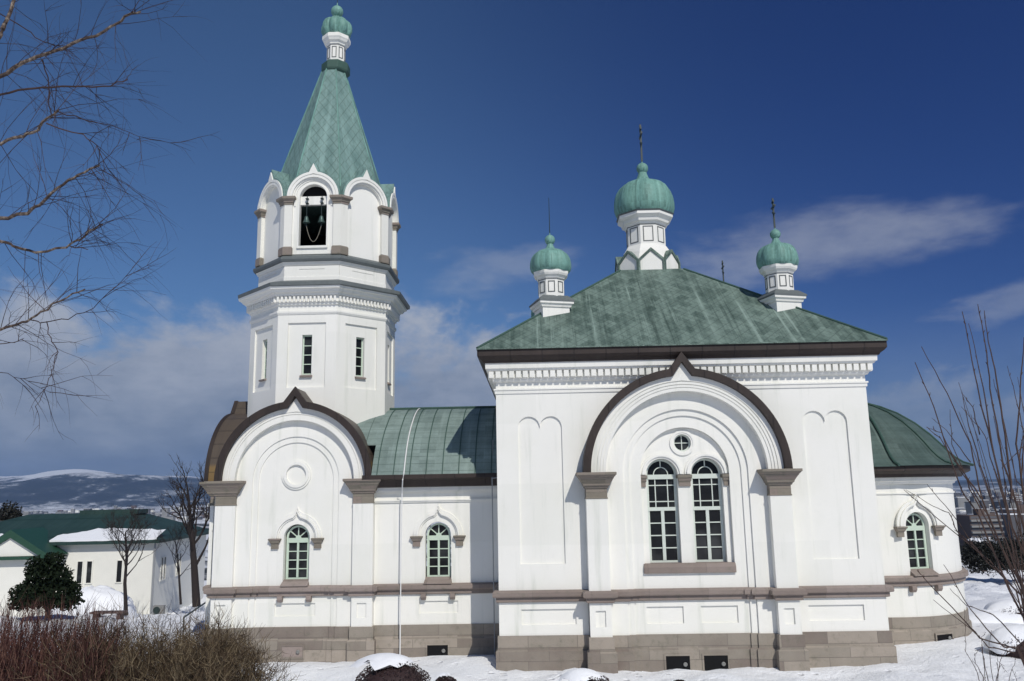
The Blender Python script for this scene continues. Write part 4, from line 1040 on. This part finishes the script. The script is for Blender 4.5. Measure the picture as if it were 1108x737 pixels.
# bare trees by the annex
def bare_tree(x, yb, yt, d, label, r, seed, lean=0, wide=.5, first=.3, depth=4, kids=(3, 4), nlimb=9, mat='bark_dark'):
    global rnd
    rnd = random.Random(seed); b = P(x, yb, d); top = P(x+lean, yt, d); H = top.z-b.z
    e = empty('bare_tree', b, label, 'tree'); tr = MB(); cw = MB()
    end = Vector((top.x-b.x, 0, H*.8)); tp = [Vector((0, 0, -.3)), end*.33+Vector((rnd.uniform(-.1, .1), 0, 0)), end*.66+Vector((rnd.uniform(-.1, .1), 0, 0)), end]
    tr.tube(tp, [r, r*.8, r*.55, r*.3], 8)
    for i in range(nlimb):
        t = first+(1-first)*i/(nlimb-1); q = end*t; a = i*2.4+rnd.uniform(-.4, .4)
        dr_ = Vector((cos(a)*wide, sin(a)*wide, .75)); L = H*.34*(1.15-.55*t)
        grow(tr, q, dr_, L, r*.42*(1.1-.5*t), depth, .42, .12, kids, .62, cw, 5)
    tr.build('trunk', mat, e, smooth=60); cw.build('crown', mat, e)
bare_tree(137, 659, 556, 41, 'small bare tree with a dense round crown standing in the snow before the annex', .10, 21, 0, .85, .42, 4, (3, 4), 14)
bare_tree(213, 650, 508, 45, 'taller dark bare tree with upright limbs close to the tower corner', .22, 33, -8, .5, .3, 3, (3, 4), 11)
bare_tree(196, 648, 566, 47, 'low thin bare tree left of the taller one by the annex side wall', .07, 35, -6, .8, .35, 3, (3, 4), 9)
rnd = random.Random(5)
# conifers far left and dark round bush at right
d = 75; b = P(8, 572, d); e = empty('evergreen_tree', (b.x, b.y, gz(b.x, b.y)), 'dark conifer tops behind the annex roof at the far left', 'tree'); mb = MB(); mb.M = Matrix.Translation(-Vector(e.location))
for px, py, rx, rz, c in ((2, 566, 1.0, 1.6, 500), (10, 563, .8, 1.7, 450), (18, 566, .7, 1.3, 400), (6, 580, 2.0, 2.2, 800)): leaves(mb, P(px, py, d), (rx, rx, rz), c, .22, seed=px)
mb.build('crown', 'dark_leaf', e); t = MB(); t.tube([(0, 0, 0), (0, 0, b.z-e.location.z)], [.3, .12], 7); t.build('trunk', 'bark_dark', e)
d = 46; b = P(1078, 618, d); e = empty('evergreen_bush', (b.x, b.y, gz(b.x, b.y)), 'dark rounded evergreen shrub dusted with snow beyond the apse', 'shrub'); mb = MB(); mb.M = Matrix.Translation(-Vector(e.location))
for px, py, rx, rz, c in ((1068, 600, 1.35, .95, 2200), (1090, 602, 1.3, .85, 1500), (1108, 598, 1.3, 1.0, 1500), (1055, 605, .8, .7, 700)): leaves(mb, P(px, py, d), (rx, rx, rz), int(c*2.2), .075, seed=px, hollow=.2)
mb.build('foliage', 'dark_leaf', e); mb = MB(); mb.M = Matrix.Translation(-Vector(e.location)); leaves(mb, P(1068, 584, d), (1.0, .8, .10), 130, .13, seed=3, hollow=0); mb.build('snow', 'snow_cap', e)
# clipped maroon shrubs half buried in the snow
def mound(x, y, d, rx, rz, label, snow=.5, sx=0.0, name='clipped_shrub'):
    p = P(x, y, d); e = empty(name, (p.x, p.y, gz(p.x, p.y)), label, 'shrub', None); mb = MB(); zc = p.z-e.location.z
    leaves(mb, (0, 0, zc-rz*.5), (rx, rx*.8, rz), int(5200*rx), .028, seed=x, hollow=.80, lump=.10); 
    mb.lathe([(rx*.80*max(.05, cos(t)), zc-rz*.5+rz*.80*sin(t)) for t in [-1.3+.2*i for i in range(15)]], 20)
    mb.build('foliage', 'maroon_leaf', e)
    if snow:
        s = MB(); k = 26; ls = []
        for j in range(9):
            t = 1.5-j*.15*snow*1.6; l = []
            for i in range(k):
                a = i*2*pi/k; f = 1+.20*noise.noise(Vector((cos(a)*2, sin(a)*2, x+j*.2))); cut = .38*noise.noise(Vector((cos(a)*3, sin(a)*3, x)))
                tt = t+(cut if j > 5 else 0); l.append(((rx*1.02*cos(tt)*cos(a))*f+sx, (rx*.84*cos(tt)*sin(a))*f+rx*.16, zc-rz*.5+rz*1.10*sin(tt)+.05))
            ls.append(l)
        s.loft(ls, True); s.build('snow', 'snow_cap', e, smooth=60)
mound(425, 728, 19.4, .88, .56, 'maroon clipped shrub under a thick snow cap left of the main corner', .40, -.22)
mound(482, 738, 18.6, .30, .22, 'small maroon shrub top beside the snow-capped one', .25, -.04)
mound(638, 739, 19.6, .55, .40, 'maroon clipped shrub with snow below the left arch pilaster', .5, -.16)
mound(735, 739, 19.6, .20, .12, 'tiny maroon shrub tip in the snow below the basement windows', 0)
mound(1098, 662, 30, 1.0, .55, 'low maroon shrub with flat snow cover right of the apse', .95, 0)
mound(1104, 692, 24, .8, .5, 'low maroon shrub nearer the right edge under snow', .85, 0)
mound(1052, 668, 32, .55, .2, 'dark low shrub strip in the snow just right of the apse base', .3, 0)
# ------------------------------------------------------------------ annex, handrail and small things
def annex():
    d = 47; c = P(95, 640, d); g = -1.75
    # axes: long front faces the camera turned to the right
    rot = Matrix.Rotation(rad(7), 4, 'Z'); corner = P(163, 646, d)
    e = empty('annex_hall', (corner.x, corner.y, g), 'single storey white hall with green hipped roof and snow on its eaves', 'building')
    e.rotation_euler = (0, 0, rad(7)); bpy.context.view_layer.update()
    Wd, Dp, Hh = 12.5, 11.0, 2.95
    zt = P(163, 585, d).z-g; Hh = zt
    mb = MB(); mb.box(-Wd, 0, 0, Dp, -.5, Hh); mb.build('wall', 'annex_wall', e)
    o = .45; ridge = P(100, 551, d+4).z-g
    mb = MB(); mb.rect([(-Wd-o, o, -o, Dp+o, Hh-.12), (-Wd-o, o, -o, Dp+o, Hh+.06), (-Wd+3.6, -2.9, Dp*.42, Dp*.58, ridge-.25)]); rf = mb.build('roof', 'annex_roof', e)
    m2 = MB(); m2.box(-5.9, -2.5, Dp*.42-.1, Dp*.58+.1, ridge-.32, ridge-.06); m2.build('ridge_vent', 'annex_roof', rf)
    # snow lying on the lower roof slope
    def slab(x0, x1, t0, t1, seed):
        s = MB(); k = 26; sl = (ridge-.25-Hh-.06)/(Dp*.42+o); top = []; bot = []
        for i in range(k+1):
            x = x0+(x1-x0)*i/k; t = t0+.20*noise.noise(Vector((x*1.3, seed, 0)))-.02; tt = t1*(.55+.45*sstep(x0, x0+2, x)*(1-.5*sstep(x1-2.5, x1, x)))+.75*noise.noise(Vector((x*.8, seed+9, 0)))+.25*noise.noise(Vector((x*2.6, seed+4, 0)))
            bot.append((x, -o+t, Hh+.06+sl*t)); top.append((x, -o+tt, Hh+.06+sl*tt))
        vs = [Vector(q)+Vector((0, -.01, .09)) for q in bot]+[Vector(q)+Vector((0, 0, .04)) for q in top]+[Vector(q) for q in bot]+[Vector(q) for q in top]; k1 = k+1; fs = []
        for i in range(k): fs += [(i, i+1, k1+i+1, k1+i), (2*k1+i, 2*k1+i+1, i+1, i), (k1+i, k1+i+1, 3*k1+i+1, 3*k1+i)]
        s.add(vs, fs); s.build('snow', 'snow_cap', rf, smooth=50)
    slab(-5.4, .25, .03, 2.0, 1); slab(-9.8, -7.9, .1, 2.0, 4)
    # windows
    def win(M, w, z0, z1, both=True):
        f = MB(); f.M = M; f.band(rc(-w/2-.06, w/2+.06, z0-.06, z1+.06), rc(-w/2, w/2, z0, z1), -.05, .02, closed=True); q = f.build('window', 'annex_wall', e)
        q2 = MB(); q2.M = M; q2.box(-w/2, w/2, -.012, .02, z0, z1); q2.build('glass', 'glass_dark', q)
    for x in (-3.85, -3.35, -1.75): win(Matrix.Translation((x, 0, 0)), .26, 2.15, 3.3)
    for x in (-9.4, -9.0, -7.8): win(Matrix.Translation((x, 0, 0)), .3, 1.7, 3.2)
    for y in (1.6, 2.1, 4.6, 5.1): win(Matrix.Translation((0, y, 0)) @ Matrix.Rotation(pi/2, 4, 'Z'), .28, 2.05, 3.3)
    mb = MB(); mb.tube([(.1, -.08, Hh-.1), (.1, -.08, -.3)], .05, 6); mb.build('downpipe', 'grey_pipe', e)
    # porch gable
    x0, x1, yf = -8.7, -4.6, -2.2; zb = Hh-.55; zr = zb+1.25; xm = (x0+x1)/2
    p = MB(); p.plate([(x0+.3, zb), (x1-.3, zb), (xm, zr-.2)], [], yf+.15, yf+.3); p.box(x0+.5, x1-.5, yf+.4, .0, -.4, zb); porch = p.build('porch', 'annex_wall', e)
    p = MB(); p.band([(x0-.1, zb-.05), (xm, zr+.12), (x1+.1, zb-.05)], [(x0+.45, zb-.05), (xm, zr-.28), (x1-.45, zb-.05)], yf, yf+.5); p.box(x0, x1, yf-.02, yf+.3, zb-.18, zb-.02)
    p.add([(x0-.1, yf+.5, zb-.05), (xm, yf+.5, zr+.12), (x1+.1, yf+.5, zb-.05), (x0-.1, 1.5, zb-.05), (xm, 1.5, zr+.12), (x1+.1, 1.5, zb-.05)], [(0, 1, 4, 3), (1, 2, 5, 4)]); p.build('gable_trim', 'annex_trim', porch)
    for sx in (x0+.6, x1-.6): p = MB(); p.box(sx-.1, sx+.1, yf+.3, yf+.5, -.4, zb-.1); p.build('post', 'annex_wall', porch)
annex()
# snow heap ploughed against the annex
def heap(x, y, d, rx, ry, rz, label, seed):
    p = P(x, y, d); mb = MB(); k = 40; ls = []
    for j in range(14):
        t = pi/2*j/13; l = []
        for i in range(k):
            a = i*2*pi/k; f = 1+.22*noise.noise(Vector((cos(a)*1.5, sin(a)*1.5, seed+j*.15))); h = 1+.12*noise.noise(Vector((cos(a)*2+j*.3, sin(a)*2, seed+5)))
            l.append((rx*cos(t)**.8*cos(a)*f if j < 13 else 0.001*cos(a), ry*cos(t)**.8*sin(a)*f if j < 13 else .001*sin(a), -.25+rz*sin(t)*h if j < 13 else -.25+rz))
        ls.append(l)
    mb.loft(ls, True); o = mb.build('snow_heap', 'snow_cap', smooth=60); o.location = (p.x, p.y, gz(p.x, p.y)); tag(o, label, 'snow heap')
heap(100, 648, 43, 2.2, 1.5, 1.75, 'tall white snow heap piled between the evergreen bush and the small bare tree', 3)
heap(1040, 736, 15.5, .62, .5, .55, 'rounded snow heap at the lower right below the apse', 12)
heap(1082, 650, 30, 1.9, 1.0, .55, 'long low snow heap beyond the apse on the right', 17)
heap(400, 716, 20.2, 1.3, .6, .42, 'smooth snow drift behind the maroon shrub in front of the tower', 23)
p = P(118, 658, 38); mb = MB(); mb.box(-.75, .75, -.25, .25, .12, .2); mb.box(-.6, -.45, -.2, .2, -.3, .12); mb.box(.45, .6, -.2, .2, -.3, .12)
o = mb.build('bench', 'plank'); o.location = (p.x, p.y, gz(p.x, p.y)+.12); tag(o, 'low dark plank bench half buried in the snow by the bare tree', 'bench')
p = P(173, 641, 46.5); e = empty('air_conditioner', (p.x, p.y, gz(p.x, p.y)+.1), 'grey outdoor air conditioner unit against the annex side wall', 'appliance')
mb = MB(); mb.box(-.3, .3, -.12, .12, 0, .5); mb.build('housing', 'concrete', e, bevel=.02)
mb = MB(); mb.M = Matrix.Translation((-.07, -.125, .25)) @ Matrix.Rotation(pi/2, 4, 'X'); mb.lathe([(.19, -.01), (.19, .02), (.17, .02), (.04, .005)], 18); mb.build('fan_grille', 'iron', e)
# handrail by the tower corner
p0 = P(224, 651, 29.5); p1 = P(199, 668, 27.0); c = (p0+p1)/2; c.z = gz(c.x, c.y); mb = MB(); mb.M = Matrix.Translation(-c)
mb.tube([Vector((p1.x, p1.y, gz(p1.x, p1.y)-.2)), p1, p0, p0-Vector((0, 0, .25))], .028, 8); mb.tube([Vector((p0.x, p0.y, gz(p0.x, p0.y)-.2)), p0], .028, 8)
o = mb.build('handrail', 'iron'); o.location = c; tag(o, 'sloping dark metal handrail at the left corner of the tower', 'handrail')
# ------------------------------------------------------------------ town below
def block(px0, px1, yt, d, label, mat, floors, name='apartment_block'):
    a, b = P(px0, yt, d), P(px1, yt, d); g = gz(a.x, a.y)-2; w = b.x-a.x; h = a.z-g
    e = empty(name, ((a.x+b.x)/2, a.y, g), label, 'building')
    mb = MB(); mb.box(-w/2, w/2, 0, 14, 0, h); mb.box(-w*.1, w*.1, 3, 8, h, h+3); mb.build('wall', mat, e)
    f = MB(); fh = h/floors
    for i in range(floors): f.box(-w/2+.5, w/2-.5, -.05, .1, i*fh+fh*.45, i*fh+fh*.85)
    f.build('window', 'town_dark', e)
    s = MB()
    for i in range(floors): s.box(-w/2, w/2, -1.2, -.0, i*fh-.05, i*fh+fh*.32)
    s.build('balcony', 'concrete', e)
block(1049, 1083, 558, 420, 'brown apartment block with stacked balconies in the town beyond the apse', 'brick_brown', 9)
def town():
    r2 = random.Random(11); mats = ['annex_wall', 'concrete', 'brick_brown', 'town_dark', 'snow_cap']; mb = MB()
    for i in range(5200):
        az = rad(r2.uniform(22, 40)) if i % 3 else rad(r2.uniform(-44, -15)); d = 470+3000*r2.random()**1.3; x, y = CAM.x+d*math.tan(az), CAM.y+d
        if d < 500 and abs(math.degrees(az)-28) < 3 and d > 380: continue
        g = gz(x, y); w = r2.uniform(5, 11)*(1+d/4000); dp = r2.uniform(6, 12); h = r2.uniform(4, 9) if r2.random() < .9 else r2.uniform(10, 22)
        if az < 0 and (d < 1500 or i % 2): continue
        m = r2.choice((0, 1, 1, 2, 3, 3)); mb.box(x-w/2, x+w/2, y, y+dp, g-1, g+h, m); mb.box(x-w/2-.3, x+w/2+.3, y-.3, y+dp+.3, g+h, g+h+.5, 4 if r2.random() < .55 else 3)
    o = mb.build('distant_town', mats); o['kind'] = 'stuff'; o['label'] = 'snowy town of small houses and blocks spread over the plain below'; o['category'] = 'town'
town()
